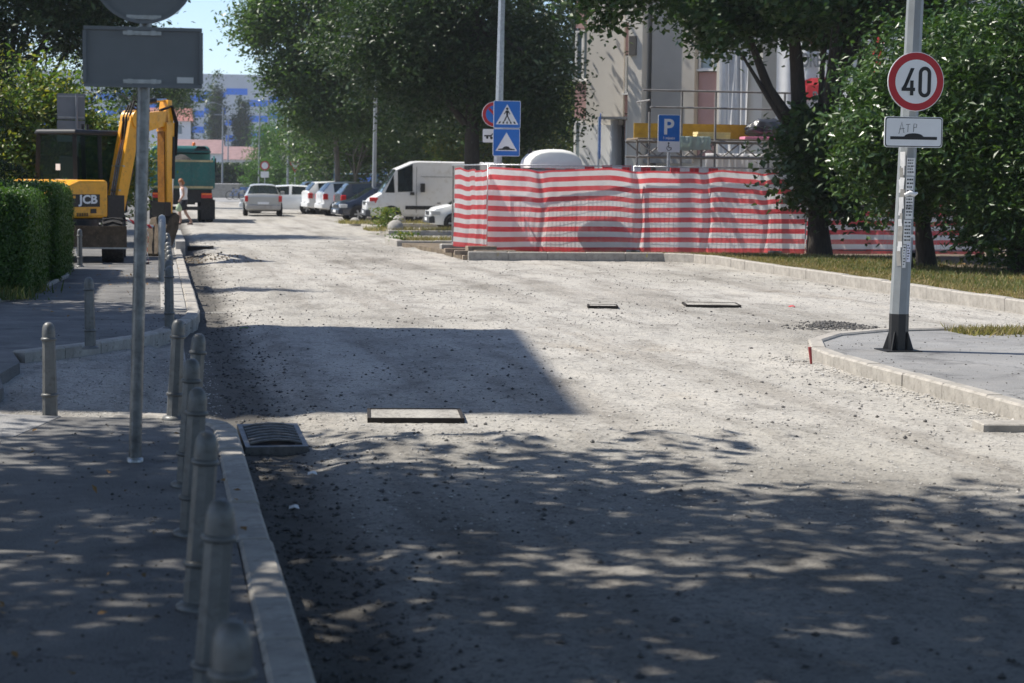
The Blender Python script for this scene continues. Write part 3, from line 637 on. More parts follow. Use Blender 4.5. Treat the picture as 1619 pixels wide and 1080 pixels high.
# grass and litter
def blades(name, label, n, f, mat, hmin, hmax, z=.11, cat='grass', flat=False):
    x, y = f(n); h = rng.uniform(hmin, hmax, n); a = rng.uniform(0, 6.28, n); wd = .008 + .01 * rng.random(n)
    zz = np.full(n, z)
    lean = rng.normal(0, .5, (n, 2)) * h[:, None]
    if flat:
        P = np.stack([x, y, zz + .015 + rng.random(n) * .03], 1); o = leaves(P, rng.normal(0, .4, (n, 3)) + np.array([0, 0, 1]), hmax, mat, name, None, .7)
    else:
        V = np.stack([np.stack([x - np.cos(a) * wd, y - np.sin(a) * wd, zz], 1), np.stack([x + np.cos(a) * wd, y + np.sin(a) * wd, zz], 1), np.stack([x + lean[:, 0], y + lean[:, 1], zz + h], 1)], 1).reshape(-1, 3)
        o = np_mesh(name, V, np.arange(3 * n).reshape(n, 3), mat)
    prop(o, label, cat, None, 'stuff'); return o
blades('dry_grass', 'dry yellow grass on the right verge behind the kerb', 42000, lambda n: (11.7 + np.abs(rng.normal(0, 1.7, n)), rng.uniform(22, 45, n)), L_dry, .03, .12)
blades('green_grass', 'green grass tufts under the laurels on the verge', 11000, lambda n: (12.6 + np.abs(rng.normal(0, 1.5, n)), rng.uniform(24, 44, n)), L_grass, .04, .15)
blades('fallen_leaves', 'brown fallen leaves on the verge by the laurels', 6000, lambda n: (11.8 + np.abs(rng.normal(0, 1.6, n)), rng.uniform(22, 45, n)), L_litter, .05, .09, cat='leaves', flat=True)
def igr(n): return 8.6 + 5 * rng.random(n), 21.75 + rng.normal(0, .2, n)
blades('island_grass', 'strip of dry grass on the edge of the traffic island', 5000, igr, L_dry, .03, .11, .1)
blades('bed_grass', 'dark grass under the hedge on the left', 9000, lambda n: (-2.75 + rng.normal(0, .3, n) * 1 - .25, rng.uniform(27.3, 30, n)), L_grass, .05, .22, .125)
blades('parking_grass', 'dry grass on the parking islands', 9000, lambda n: (rng.uniform(6.2, 11, n), rng.choice([54.6, 65.4, 75.5], n) + rng.normal(0, .6, n)), L_dry, .05, .18, .11)
blades('fence_weeds', 'thin weeds along the kerb below the striped fence', 4000, lambda n: (rng.uniform(6.6, 14, n), 44.75 + rng.normal(0, .15, n)), L_dry, .03, .12, .1)

# ------------------------------------------------------------------ text and small print
def text_mesh(s, size=1.0, bold=0.0, xs=1.0, depth=.004):
    cu = bpy.data.curves.new('lettering', 'FONT'); cu.body = s; cu.size = size; cu.offset = bold; cu.extrude = depth / 2
    cu.align_x = 'CENTER'; cu.align_y = 'CENTER'; cu.resolution_u = 4
    o = bpy.data.objects.new('lettering', cu); col.objects.link(o)
    bpy.context.view_layer.update()
    me = bpy.data.meshes.new_from_object(o.evaluated_get(bpy.context.evaluated_depsgraph_get()))
    bpy.data.objects.remove(o); bpy.data.curves.remove(cu)
    co = np.empty(len(me.vertices) * 3, np.float32); me.vertices.foreach_get('co', co); co = co.reshape(-1, 3)
    c = (co.min(0) + co.max(0)) / 2; co[:, 0] = (co[:, 0] - c[0]) * xs; co[:, 1] -= c[1]
    me.vertices.foreach_set('co', co.ravel()); me.update(); return me
def lettering(s, h, mat, parent, loc, rot=None, bold=0.0, xs=1.0, name='lettering', depth=.004):
    """standing text facing -Y (or rot), capital height about h, centred at loc"""
    o = link_mesh(name, text_mesh(s, h / .7, bold, xs, depth), mat, parent)
    o.location = loc; o.rotation_euler = rot or (R(90), 0, 0); return o
def disc(mb, r, y0, y1, cx=0, cz=0, n=40): return mb.prism([(cx + r * math.cos(6.28318 * k / n), cz + r * math.sin(6.28318 * k / n)) for k in range(n)], -y1, -y0, frame((0, 0, 0), (1, 0, 0), (0, 0, 1)))
FX = frame((0, 0, 0), (1, 0, 0), (0, 0, 1))            # local xy -> world XZ, extrusion along -Y
def plate(poly, y0, y1): return MB().prism(poly, -y1, -y0, FX)   # y0 < y1
def rrect(x0, x1, z0, z1, r=.03, n=4):
    p = []
    for cx, cz, a in ((x1 - r, z1 - r, 0), (x0 + r, z1 - r, 90), (x0 + r, z0 + r, 180), (x1 - r, z0 + r, 270)):
        p += [(cx + r * math.cos(R(a + 90 * k / n)), cz + r * math.sin(R(a + 90 * k / n))) for k in range(n + 1)]
    return p

# ------------------------------------------------------------------ bollards
def bollard(label, x, y, z, group, tilt=(0, 0)):
    t = thing('bollard', label, 'bollard', (x, y, z), random.uniform(-.3, .3), group); t.rotation_euler[0] = tilt[0]; t.rotation_euler[1] = tilt[1]
    if 'bollard' not in _st:
        a = MB().lathe([(.082, 0), (.082, .012), (.066, .026), (.055, .03)], 20).build('base_flange', M_boll, t)
        b = MB().lathe([(.055, .02), (.053, .185), (.050, .30), (.046, .585)], 8, smooth=False).build('shaft', M_boll, t)
        c = MB().lathe([(.053, .168), (.061, .172), (.063, .182), (.059, .190), (.051, .194)], 20).build('ring', M_boll, t)
        d = MB().lathe([(.046, .572), (.055, .576), (.057, .586), (.053, .594), (.046, .597)], 20).build('ring', M_boll, t)
        e = MB().lathe([(.047, .59), (.0465, .635), (.0445, .662), (.038, .684), (.027, .699), (.013, .706), (.002, .707)], 16).build('cap', M_boll, t)
        _st['bollard'] = [(q.name.split('.')[0], q.data) for q in (a, b, c, d, e)]
    else:
        for nm, me in _st['bollard']: link_mesh(nm, me, None, t)
    return t
lab = ['grey bollard at the open end of the row beside the tree shaded trench', 'sixth grey bollard counted from the corner bollard by the drain grate', 'fifth grey bollard counted from the corner bollard by the drain grate', 'fourth grey bollard counted from the corner bollard by the drain grate', 'third grey bollard counted from the corner bollard by the drain grate', 'second grey bollard from the corner, next to the drain grate', 'corner bollard on the pavement where the side street begins']
for i, y in enumerate((4.45, 6.18, 7.85, 9.5, 11.02, 12.8, 14.08)):
    bollard(lab[i], -.375 + (.06 if i == 5 else 0) - (.04 if i == 6 else 0), y, .1, 'bollards along the near kerb', (random.uniform(-.02, .02), random.uniform(.045, .075) - (.04 if i == 0 else 0)))
for i in range(9):
    bollard('%s grey bollard of the far pavement row, counted from the side street' % ('first second third fourth fifth sixth seventh eighth ninth'.split()[i]), -.40 + .004 * i, 22.5 + 1.65 * i, .1, 'bollards along the far kerb', (random.uniform(-.02, .02), random.uniform(-.01, .03)))
bollard('lone grey bollard standing at the side street edge on gravel', -1.29, 14.62, .04, 'bollards by the side street', (0, -.012))
bollard('lone grey bollard on the far pavement corner', -1.18, 19.95, .1, 'bollards by the side street', (0, -.018))
bollard('pale bollard on the pavement beside the excavator blade', -1.96, 37.9, .1, 'bollards by the side street')

# ------------------------------------------------------------------ signs
def sign_post(t, r, h, mat, lean=0): return MB().tube([(0, 0, 0), (lean * h, 0, h)], r, 14).build('post', mat, t)
# back of the signs on the left
t = thing('road_sign', 'round and rectangular road signs seen from the back on steel post', 'sign', (-.66, 12.0, .1))
sign_post(t, .038, 3.9, simple('dull_post_steel', (.20, .21, .22), .35, .7, .5, 10, .5, 0, (.10, .10, .11)), .026)
MB().lathe([(.05, 0), (.05, .02), (.034, .03)], 14).build('foot', M_galv, t)
p = plate(rrect(-.29, .40, 2.215, 2.565, .045, 5), -.085, -.08).build('sign_plate', M_sback, t)
mbf = MB()
for (a, b, c, d) in ((-.285, .395, 2.215, 2.235), (-.285, .395, 2.545, 2.565), (-.29, -.27, 2.24, 2.54), (.38, .40, 2.24, 2.54)): mbf.box(a, b, -.108, -.086, c, d)
mbf.build('rim', M_sback, p)
for (x, z) in ((-.02, 2.25), (.115, 2.25), (-.02, 2.53), (.115, 2.53)): MB().box(x - .015, x + .015, -.115, -.087, z - .014, z + .014).build('bolt', M_galv, p)
for z in (2.25, 2.53): MB().box(-.06, .16, -.1, -.035, z - .012, z + .012).build('clamp', M_galv, t)
MB().box(.25, .345, -.0905, -.087, 2.245, 2.28).build('sticker', M_white, p)
c = MB(); disc(c, .30, -.085, -.08, .058, 2.885); c = c.build('sign_plate', M_sback, t)
c2 = MB()
for k in range(48):
    a0, a1 = 6.28318 * k / 48, 6.28318 * (k + 1) / 48
    c2.prism([(.058 + q * math.cos(an), 2.885 + q * math.sin(an)) for q, an in ((.3, a0), (.3, a1), (.282, a1), (.282, a0))], .086, .106, FX)
c2.build('rim', M_sback, c)
MB().box(-.04, .16, -.1, -.035, 2.61, 2.634).build('clamp', M_galv, t)
# 40 sign on octagonal lamp post
t = thing('lamp_post', 'octagonal grey lamp post with black foot and torn paper notices', 'lamp post', (6.99, 19.45, .1)); LEAN = .022
MB().tube([(0, 0, .38), (LEAN * 3, 0, 3), (LEAN * 9, 0, 9)], [.098, .088, .06], 8, smooth=False).build('shaft', M_pole, t)
MB().tube([(0, 0, 0), (0, 0, .383)], [.101, .1], 8, smooth=False).build('foot_band', M_black, t)
for k in range(4):
    M = Matrix.Rotation(R(45 + 90 * k), 4, 'Z')
    MB().prism([(.09, 0), (.175, 0), (.105, .2), (.09, .2)], -.006, .006, M @ FX).build('gusset', M_black, t)
MB().box(-.19, .19, -.19, .19, 0, .012).build('base_plate', M_black, t)
MB().tube([(LEAN * 9, 0, 9), (LEAN * 9 - .6, 0, 9.3), (LEAN * 9 - 1.6, 0, 9.4)], .035, 8).build('arm', M_pole, t)
MB().box(-1.9, -1.3, -.12, .12, 9.36, 9.48).build('lamp_head', M_pole, t)
M_paper = simple('weathered_paper', (.80, .79, .78), .85, 0, .14, 9, .2, 0, (.6, .6, .6))
M_paper2 = simple('fresh_paper', (.80, .79, .88), .8, 0, .06, 9, .2)
def notice(z0, z1, x0, x1, rows, mat=M_paper, y=-.092):
    o = MB().box(x0, x1, y - .002, y, z0, z1).build('paper_notice', mat, t)
    m = MB(); h = (z1 - z0) / (rows + 1)
    for r_ in range(rows):
        x = x0 + .008; zc = z1 - h * (r_ + .8)
        while x < x1 - .014:
            L = random.uniform(.006, .024); L = min(L, x1 - .006 - x); m.box(x, x + L, y - .0032, y - .0022, zc - h * .2, zc + h * .22); x += L + random.uniform(.004, .01)
    m.build('print', M_ink, o); return o
lx = LEAN
for (z0, z1, a, b, rr, mm, yy) in ((1.80, 1.98, -.04, .045, 5, M_paper, -.0955), (1.60, 1.79, -.038, .04, 4, M_paper, -.0965), (1.36, 1.585, -.034, .045, 6, M_paper, -.097), (1.10, 1.35, -.04, .036, 6, M_paper, -.098), (.92, 1.11, .0, .04, 6, M_paper2, -.101), (.86, 1.09, -.04, -.006, 7, M_paper, -.0985)):
    zc = (z0 + z1) / 2; notice(z0, z1, a + lx * zc, b + lx * zc, rr, mm, yy)
ML = Matrix.Rotation(R(-45), 4, 'Z')
for k in range(16):
    z0 = .9 + k * .07 + random.uniform(-.03, .03); h = random.uniform(.06, .17); a = random.uniform(-.036, -.01); b = random.uniform(.0, .034); zc = z0 + h / 2
    MB().box(a, b, -.0985 - k * .0002, -.0965, 0, h, Matrix.Translation((lx * zc, 0, z0)) @ ML @ Matrix.Rotation(random.uniform(-.12, .12), 4, 'Y')).build('paper_scrap', M_paper if k % 3 else M_conc, t)
lettering('097 49 22', .03, M_ink, t, (.006 + lx * 1.47, -.1005, 1.47), xs=.42, depth=.001)
MB().tube([(-.05 + lx * 1.62, -.097, 1.60), (.0 + lx * 1.62, -.112, 1.625), (.05 + lx * 1.62, -.106, 1.61), (.085 + lx * 1.62, -.1, 1.625)], [.018, .026, .024, .012], 7).build('torn_paper', M_paper, t)
MB().box(.03 + lx * 1.2, .075 + lx * 1.2, -.106, -.103, 1.17, 1.2, Matrix.Rotation(.0, 4, 'Y')).build('torn_paper', M_paper, t)
s = thing('speed_limit_sign', 'round white 40 speed limit sign with red ring', 'sign', (7.05, 19.33, 2.85))
c = MB(); disc(c, .30, -.012, 0); c.build('rim', M_white, s)
c = MB(); disc(c, .292, -.016, -.0125); c.build('red_ring', M_red, s)
c = MB(); disc(c, .222, -.02, -.0165); c.build('face', M_white, s)
M_40 = []
# digits as thick rounded strokes
def stroke(pts, wd, y0, y1, mat, parent, name='digit', closed=False):
    m = MB(); P = [Vector((p[0], 0, p[1])) for p in pts]; n = len(P)
    rng_ = range(n if closed else n - 1); vs = []
    off = []
    for i in range(n):
        a = P[(i - 1) % n] if (closed or i > 0) else P[i]; b = P[(i + 1) % n] if (closed or i < n - 1) else P[i]
        d = (b - a).normalized(); off.append(Vector((d.z, 0, -d.x)) * wd / 2)
    for i in rng_:
        j = (i + 1) % n
        q = [P[i] + off[i], P[j] + off[j], P[j] - off[j], P[i] - off[i]]
        m.prism([(v.x, v.z) for v in q], -y1, -y0, FX)
    return m.build(name, mat, parent)
hole = []
four = MB()
four.prism([(-.155, -.095), (-.062, .135), (-.022, .135), (-.108, -.072), (-.155, -.072)], .0205, .0225, FX)
four.prism([(-.155, -.096), (-.012, -.096), (-.012, -.062), (-.155, -.062)], .0226, .0246, FX)
four.prism([(-.066, -.14), (-.030, -.14), (-.030, .01), (-.066, .01)], .0247, .0262, FX)
four.build('digit_four', M_ink, s)
zp = [(.09 + .048 * math.cos(a), .085 + .05 * math.sin(a)) for a in np.linspace(0, math.pi, 9)] + [(.09 + .048 * math.cos(a), -.09 + .05 * math.sin(a)) for a in np.linspace(math.pi, 2 * math.pi, 9)]
stroke(zp, .036, -.0245, -.0205, M_ink, s, 'digit_zero', True)
MB().box(-.12, .12, .001, .03, -.02, .02).build('bracket', M_galv, s)
s = thing('speed_bump_plate', 'white rectangular plate with a black speed bump symbol and scribble', 'sign', (7.04, 19.33, 2.34))
plate(rrect(-.31, .31, -.155, .155, .03), -.012, 0).build('rim', M_white, s)
plate(rrect(-.303, .303, -.148, .148, .028), -.0145, -.0121).build('border', M_ink, s)
plate(rrect(-.294, .294, -.139, .139, .024), -.017, -.0146).build('face', M_white, s)
hump = [(-.25, -.075), (.25, -.075), (.25, -.045), (.11, -.045)] + [(.1 * math.cos(a), -.045 + .034 * math.sin(a)) for a in np.linspace(.1, 3.04, 10)] + [(-.11, -.045), (-.25, -.045)]
plate(hump, -.0195, -.0171).build('bump_symbol', M_ink, s)
for pts in ([(-.16, -.02), (-.13, .10), (-.105, -.01)], [(-.155, .03), (-.10, .035)], [(-.085, .075), (-.04, .08)], [(-.062, .08), (-.065, .0)], [(-.005, .0), (0.0, .085), (.03, .08), (.028, .05), (0, .045)]):
    stroke(pts, .0045, -.0192, -.0172, M_ink, s, 'scribble')
MB().box(-.12, .12, .001, .03, -.02, .02).build('bracket', M_galv, s)
# pole with blue signs behind the fence corner
t = thing('lamp_post', 'slim grey lamp post behind the fence carrying the blue signs', 'lamp post', (7.42, 46.95, .1)); L2 = .013
MB().tube([(0, 0, 0), (L2 * 4, 0, 4), (L2 * 9, 0, 9)], [.105, .09, .06], 8, smooth=False).build('shaft', M_galv, t)
MB().lathe([(.16, 0), (.16, .03), (.11, .05)], 12).build('foot', M_galv, t)
MB().tube([(L2 * 9, 0, 9), (L2 * 9 - .6, 0, 9.3), (L2 * 9 - 1.6, 0, 9.4)], .035, 8).build('arm', M_pole, t)
def square_sign(name, label, loc, hw, draw, rot=0):
    s = thing(name, label, 'sign', loc, rot)
    plate(rrect(-hw, hw, -hw, hw, .03), -.012, 0).build('rim', M_white, s)
    plate(rrect(-hw + .012, hw - .012, -hw + .012, hw - .012, .025), -.015, -.0121).build('face', M_blue, s)
    MB().box(-.1, .1, .001, .04, -.02, .02).build('bracket', M_galv, s)
    draw(s); return s
def ped(s):
    plate([(-.27, -.235), (.27, -.235), (0, .24)], -.0175, -.0151).build('triangle', M_white, s)
    m = MB()
    disc(m, .032, -.02, -.0176, 0, .135, 14)
    for pg in ([(-.03, .095), (.03, .095), (.022, -.03), (-.022, -.03)], [(-.022, -.03), (.008, -.03), (-.05, -.16), (-.085, -.16)], [(-.008, -.03), (.022, -.03), (.085, -.16), (.05, -.16)], [(-.03, .095), (-.012, .08), (-.065, .0), (-.08, .012)], [(.03, .095), (.012, .08), (.06, .0), (.076, .012)]):
        m.prism(pg, .0176, .02, FX)
    m.build('walker', M_ink, s)
    for x in (-.19, -.095, 0, .095, .19):
        plate([(x - .022, -.215), (x + .022, -.215), (x * .86 + .016, -.165), (x * .86 - .016, -.165)], -.0199, -.0177).build('stripe', M_ink, s)
def hmp(s):
    plate([(-.26, -.2), (.26, -.2), (0, .24)], -.0175, -.0151).build('triangle', M_white, s)
    plate([(-.2, -.18), (.2, -.18), (.2, -.155), (.1, -.14)] + [(.085 * math.cos(a), -.14 + .05 * math.sin(a)) for a in np.linspace(.2, 2.94, 9)] + [(-.1, -.14), (-.2, -.155)], -.02, -.0176).build('bump_symbol', M_ink, s)
square_sign('crossing_sign', 'blue square pedestrian crossing sign above the speed bump sign', (7.63, 46.8, 3.36), .325, ped)
square_sign('bump_sign', 'blue square speed bump sign below the crossing sign', (7.62, 46.8, 2.7), .325, hmp)
s = thing('no_parking_sign', 'round blue and red no parking sign tucked behind blue signs', 'sign', (7.38, 47.12, 3.37), R(0))
c = MB(); disc(c, .3, -.012, 0); c.build('rim', M_white, s); c = MB(); disc(c, .29, -.015, -.0121); c.build('red_ring', M_red, s); c = MB(); disc(c, .21, -.018, -.0151); c.build('face', M_blue, s)
MB().box(-.2, .2, -.021, -.0181, -.03, .03, Matrix.Rotation(R(45), 4, 'Y')).build('slash', M_red, s)
s = thing('tow_plate', 'small white tow away plate tucked behind the speed bump sign', 'sign', (7.36, 47.12, 2.86))
plate(rrect(-.27, .27, -.17, .17, .03), -.012, 0).build('rim', M_ink, s); plate(rrect(-.258, .258, -.158, .158, .025), -.015, -.0121).build('face', M_white, s)
m = MB(); m.prism([(-.22, -.02), (-.06, -.02), (.02, .06), (-.02, .06), (-.07, .015), (-.22, .015)], .0151, .018, FX)
disc(m, .035, -.018, -.0151, -.05, -.05, 14); disc(m, .03, -.018, -.0151, -.15, -.045, 14); m.build('tow_symbol', M_ink, s)
s = thing('disabled_parking_sign', 'blue P parking sign with wheelchair plate on a grey post', 'sign', (11.62, 46.9, .1))
MB().tube([(0, 0, 0), (0, 0, 3.3)], .04, 10).build('post', M_galv, s)
a = plate(rrect(-.29, .26, 2.43, 3.33, .03), -.062, -.05).build('plate', M_white, s)
plate(rrect(-.275, .245, 2.69, 3.315, .02), -.066, -.0621).build('face', M_blue, a)
lettering('P', .36, M_white, a, (-.015, -.0675, 3.04), bold=.012)
lettering('1 mjesto', .06, M_white, a, (-.01, -.0675, 2.76), bold=.002)
m = MB(); disc(m, .022, -.066, -.0621, -.02, 2.645, 12)
for q in range(14):
    a0, a1 = R(100 + 20 * q), R(100 + 20 * (q + 1))
    m.prism([(-.01 + r_ * math.cos(an), 2.525 + r_ * math.sin(an)) for r_, an in ((.062, a0), (.062, a1), (.048, a1), (.048, a0))], .0621, .066, FX)
m.prism([(-.032, 2.62), (-.014, 2.62), (-.006, 2.545), (.04, 2.545), (.06, 2.49), (.045, 2.485), (.03, 2.53), (-.022, 2.53)], .0662, .068, FX); m.build('wheelchair_symbol', M_ink, a)
s = thing('edge_on_sign', 'blue sign turned nearly edge on by the building door', 'sign', (12.9, 60.5, 0), R(76))
MB().tube([(0, 0, 0), (0, 0, 3.8)], .035, 10).build('post', M_galv, s)
plate(rrect(-.3, .3, 2.5, 3.9, .03), -.06, -.045).build('plate', M_blue, s)
s = thing('panel_sign', 'pair of grey sign panels seen from behind above the excavator cab', 'sign', (-2.25, 44.3, .1))
MB().tube([(0, 0, 0), (0, 0, 3.44)], .03, 10).build('post', M_sback, s)
plate(rrect(-.42, .17, 2.90, 3.46, .01), .05, .06).build('plate', M_sback, s); plate(rrect(-.42, .17, 2.42, 2.88, .01), .05, .06).build('plate', M_sback, s)
for z in (2.95, 3.4, 2.6): MB().box(-.4, .15, .035, .049, z - .015, z + .015).build('rail', M_galv, s)
s = thing('prohibition_sign', 'round white sign with red ring and plate at the junction', 'sign', (7.1, 146, 0))
MB().tube([(0, 0, 0), (0, 0, 3.0)], .035, 10).build('post', M_galv, s)
c = MB(); disc(c, .34, -.06, -.045, 0, 2.66); c.build('red_ring', M_red, s); c = MB(); disc(c, .24, -.065, -.0601, 0, 2.66); c.build('face', M_white, s)
plate(rrect(-.29, .29, 1.8, 2.24, .02), -.06, -.045).build('plate', M_white, s)
s = thing('yield_sign', 'triangular red and white yield sign beyond the parked cars', 'sign', (9.15, 144, 0))
MB().tube([(0, 0, 0), (0, 0, 2.9)], .035, 10).build('post', M_galv, s)
plate([(-.46, 2.98), (0, 2.16), (.46, 2.98)], -.06, -.045).build('red_border', M_red, s); plate([(-.31, 2.90), (0, 2.35), (.31, 2.90)], -.065, -.0601).build('face', M_white, s)
for k, (x, y, h, r_) in enumerate(((8.5, 84.6, 7.5, .10), (9.0, 150, 9, .10), (9.2, 181, 9, .11), (7.9, 171, 8, .09), (5.4, 190, 8.5, .09), (6.6, 210, 8, .09))):
    s = thing('lamp_post', ['grey lamp post among the parked cars next to the van', 'grey lamp post near the yield sign', 'tall grey lamp post behind the round prohibition sign', 'slim dark lamp post by the feathery trees', 'far grey lamp post on the terrace', 'farthest grey lamp post near the low houses'][k], 'lamp post', (x, y, 0), 0, 'lamp posts down the street')
    MB().tube([(0, 0, 0), (.01 * h, 0, h)], [r_, r_ * .65], 10).build('shaft', M_pole, s)
    MB().tube([(.01 * h, 0, h), (.01 * h - .8, 0, h + .25)], .03, 8).build('arm', M_pole, s)
    MB().box(-1.4, -.7, -.1, .1, h + .2, h + .3).build('lamp_head', M_pole, s)
    MB().lathe([(r_ * 1.6, 0), (r_ * 1.6, .04), (r_ * 1.1, .06)], 12).build('foot', M_pole, s)

# ------------------------------------------------------------------ striped fence
def stripe_mat():
    t = NT('striped_mesh_cloth'); uv = t.n('ShaderNodeUVMap').outputs[0]
    sp = t.n('ShaderNodeSeparateXYZ'); t.l(uv, sp.inputs[0])
    m1 = t.n('ShaderNodeMath', operation='MULTIPLY', i_1=8.2); t.l(sp.outputs[1], m1.inputs[0])
    fr = t.n('ShaderNodeMath', operation='FRACT'); t.l(m1.outputs[0], fr.inputs[0])
    red = t.ramp(fr.outputs[0], [(.0, (1, 1, 1)), (.47, (1, 1, 1)), (.49, (0, 0, 0)), (.985, (0, 0, 0)), (1.0, (1, 1, 1))])
    v = t.pos(); nz = t.noise(v, 3, 6, .65)
    dz = t.noise(v, .9, 8, .7); wh = t.ramp(nz, [(.3, (.86, .85, .84)), (.7, (.94, .93, .92))]); rd = t.ramp(nz, [(.3, (.74, .07, .085)), (.7, (.86, .13, .14))])
    c = t.mix(red, wh, rd); c = t.mix(t.ramp(dz, [(.52, (0, 0, 0)), (.75, (.45, .45, .45))]), c, (.52, .45, .40)); t.setc(c); t.b.inputs['Roughness'].default_value = .75
    tr = t.n('ShaderNodeBsdfTranslucent'); t.l(c, tr.inputs[0]); mx = t.n('ShaderNodeMixShader', i_0=.68); t.l(t.b.outputs[0], mx.inputs[1]); t.l(tr.outputs[0], mx.inputs[2])
    tp = t.n('ShaderNodeBsdfTransparent'); m2 = t.n('ShaderNodeMixShader', i_0=.09); t.l(mx.outputs[0], m2.inputs[1]); t.l(tp.outputs[0], m2.inputs[2])
    t.l(m2.outputs[0], t.out.inputs[0])
    return t.m
M_stripe = stripe_mat()
def cloth(label, p0, p1, z0, z1, nx, nz, seed, folds=()):
    L = math.hypot(p1[0] - p0[0], p1[1] - p0[1]); dx, dy = (p1[0] - p0[0]) / L, (p1[1] - p0[1]) / L; nxn, nyn = dy, -dx
    u = np.linspace(0, 1, nx + 1); v = np.linspace(0, 1, nz + 1); U, Vv = np.meshgrid(u, v); S = U * L
    sag = .05 * np.abs(np.sin(S * 1.15 + seed)) * Vv ** 2 + .03 * vnoise(S * 1.3, S * 0 + seed, 3) * Vv - .03 * (1 - Vv) * (vnoise(S * .9, S * 0, seed + 5) - .5)
    Z = z0 + Vv * (z1 - z0) - sag + .02 * np.sin(S * 2.1 + seed) * Vv * (1 - Vv) * 3
    O = .05 * (vnoise(S * .8, Vv * 1.6, seed) - .5) + .022 * (vnoise(S * 2.2 + Vv * 2.5, Vv * 1.2, seed + 1) - .5) + .008 * (vnoise(S * 8, Vv * 5, seed + 2) - .5) + .02 * np.abs(vnoise(S * 1.7 - Vv * 3, Vv * 2.2 + S * .6, seed + 4) - .5)
    for f, wdt, am in folds:
        O = O + am * np.exp(-((S - f - .12 * np.sin(Vv * 3.3)) / wdt) ** 2); Z = Z - .045 * np.exp(-((S - f) / (wdt * 3)) ** 2) * Vv
    X = p0[0] + dx * S + nxn * O; Y = p0[1] + dy * S + nyn * O
    V = np.stack([X.ravel(), Y.ravel(), Z.ravel()], 1)
    i = (np.arange(nx)[None, :] + (np.arange(nz) * (nx + 1))[:, None]).ravel(); F = np.stack([i, i + 1, i + nx + 2, i + nx + 1], 1)
    o = np_mesh('striped_cloth', V, F, M_stripe, None, True)
    uvl = o.data.uv_layers.new(name='UVMap'); li = np.empty(len(o.data.loops), np.int32); o.data.loops.foreach_get('vertex_index', li)
    uvv = np.stack([U.ravel(), Vv.ravel()], 1)[li]; uvl.data.foreach_set('uv', uvv.astype(np.float32).ravel())
    return prop(o, label, 'cloth', 'striped cloths on the site fence')
cloth('red and white striped cloth stretched along the front of the site fence', (6.95, 45.3), (14.6, 45.42), .16, 2.13, 300, 40, 3, ((3.5, .09, .10), (5.15, .07, .09), (6.6, .05, .04), (1.2, .06, .03)))
cloth('short red and white striped cloth with frayed edge round the fence corner', (6.55, 47.9), (6.93, 45.32), .2, 2.13, 90, 40, 9, ((1.9, .1, .08), (1.0, .12, -.06), (2.4, .06, .06)))
cloth('red and white striped cloth on the fence behind the verge trees', (14.65, 45.44), (19.2, 45.6), .16, 2.05, 160, 40, 5, ((1.6, .08, .08), (3.0, .08, .08)))
def fence_panel(p0, p1, label):
    L = math.hypot(p1[0] - p0[0], p1[1] - p0[1]); t = thing('fence_panel', label, 'fence', (p0[0], p0[1], .1), math.atan2(p1[1] - p0[1], p1[0] - p0[0]), 'mobile fence panels')
    m = MB()
    m.tube([(.03, 0, .06), (.03, 0, 2.06), (L - .03, 0, 2.06), (L - .03, 0, .06)], .02, 8); m.tube([(.03, 0, .14), (L - .03, 0, .14)], .016, 8); m.build('tube_frame', M_galv, t)
    m = MB(); x = .12
    while x < L - .05: m.beam((x, 0, .15), (x, 0, 2.05), .004, .004, side=(1, 0, 0)); x += .105
    z = .35
    while z < 2.0: m.beam((.05, .005, z), (L - .05, .005, z), .004, .004, side=(0, 1, 0)); z += .22
    o = m.build('wire_mesh', M_galv, t); o['kind'] = 'stuff'
    for x in (.03, L - .03): MB().box(x - .11, x + .11, -.3, .3, 0, .12, ch=.02).build('concrete_foot', M_conc, t)
fx = [6.98, 10.4, 13.85, 17.3, 20.5]
for i in range(4): fence_panel((fx[i], 45.5), (fx[i + 1] - .03, 45.5), '%s wire fence panel behind the striped cloth, counted from the corner with timbers' % 'first second third fourth'.split()[i])
fence_panel((6.65, 48.9), (7.0, 45.6), 'wire fence panel closing the left end of the building site')
for k, (x, y, z, L, a) in enumerate(((6.35, 46.2, .1, .55, 3), (6.5, 44.9, .1, .75, -4), (7.0, 44.6, .12, .95, 8), (6.6, 44.55, -.0, .7, 0), (6.75, 45.0, .2, .7, 12))):
    o = MB().box(-L / 2, L / 2, -.09, .09, 0, .1, ch=.008).build('timber_beam', M_timber, None); o.location = (x, y, z); o.rotation_euler = (0, 0, R(a))
    prop(o, ['weathered timber block beside the left end of the fence', 'weathered timber beam lying under the fence corner', 'longest weathered timber beam in front of the fence corner', 'timber beam on the gravel below the fence corner', 'short timber beam stacked on others at the fence corner'][k], 'timber', 'timbers under the fence corner')
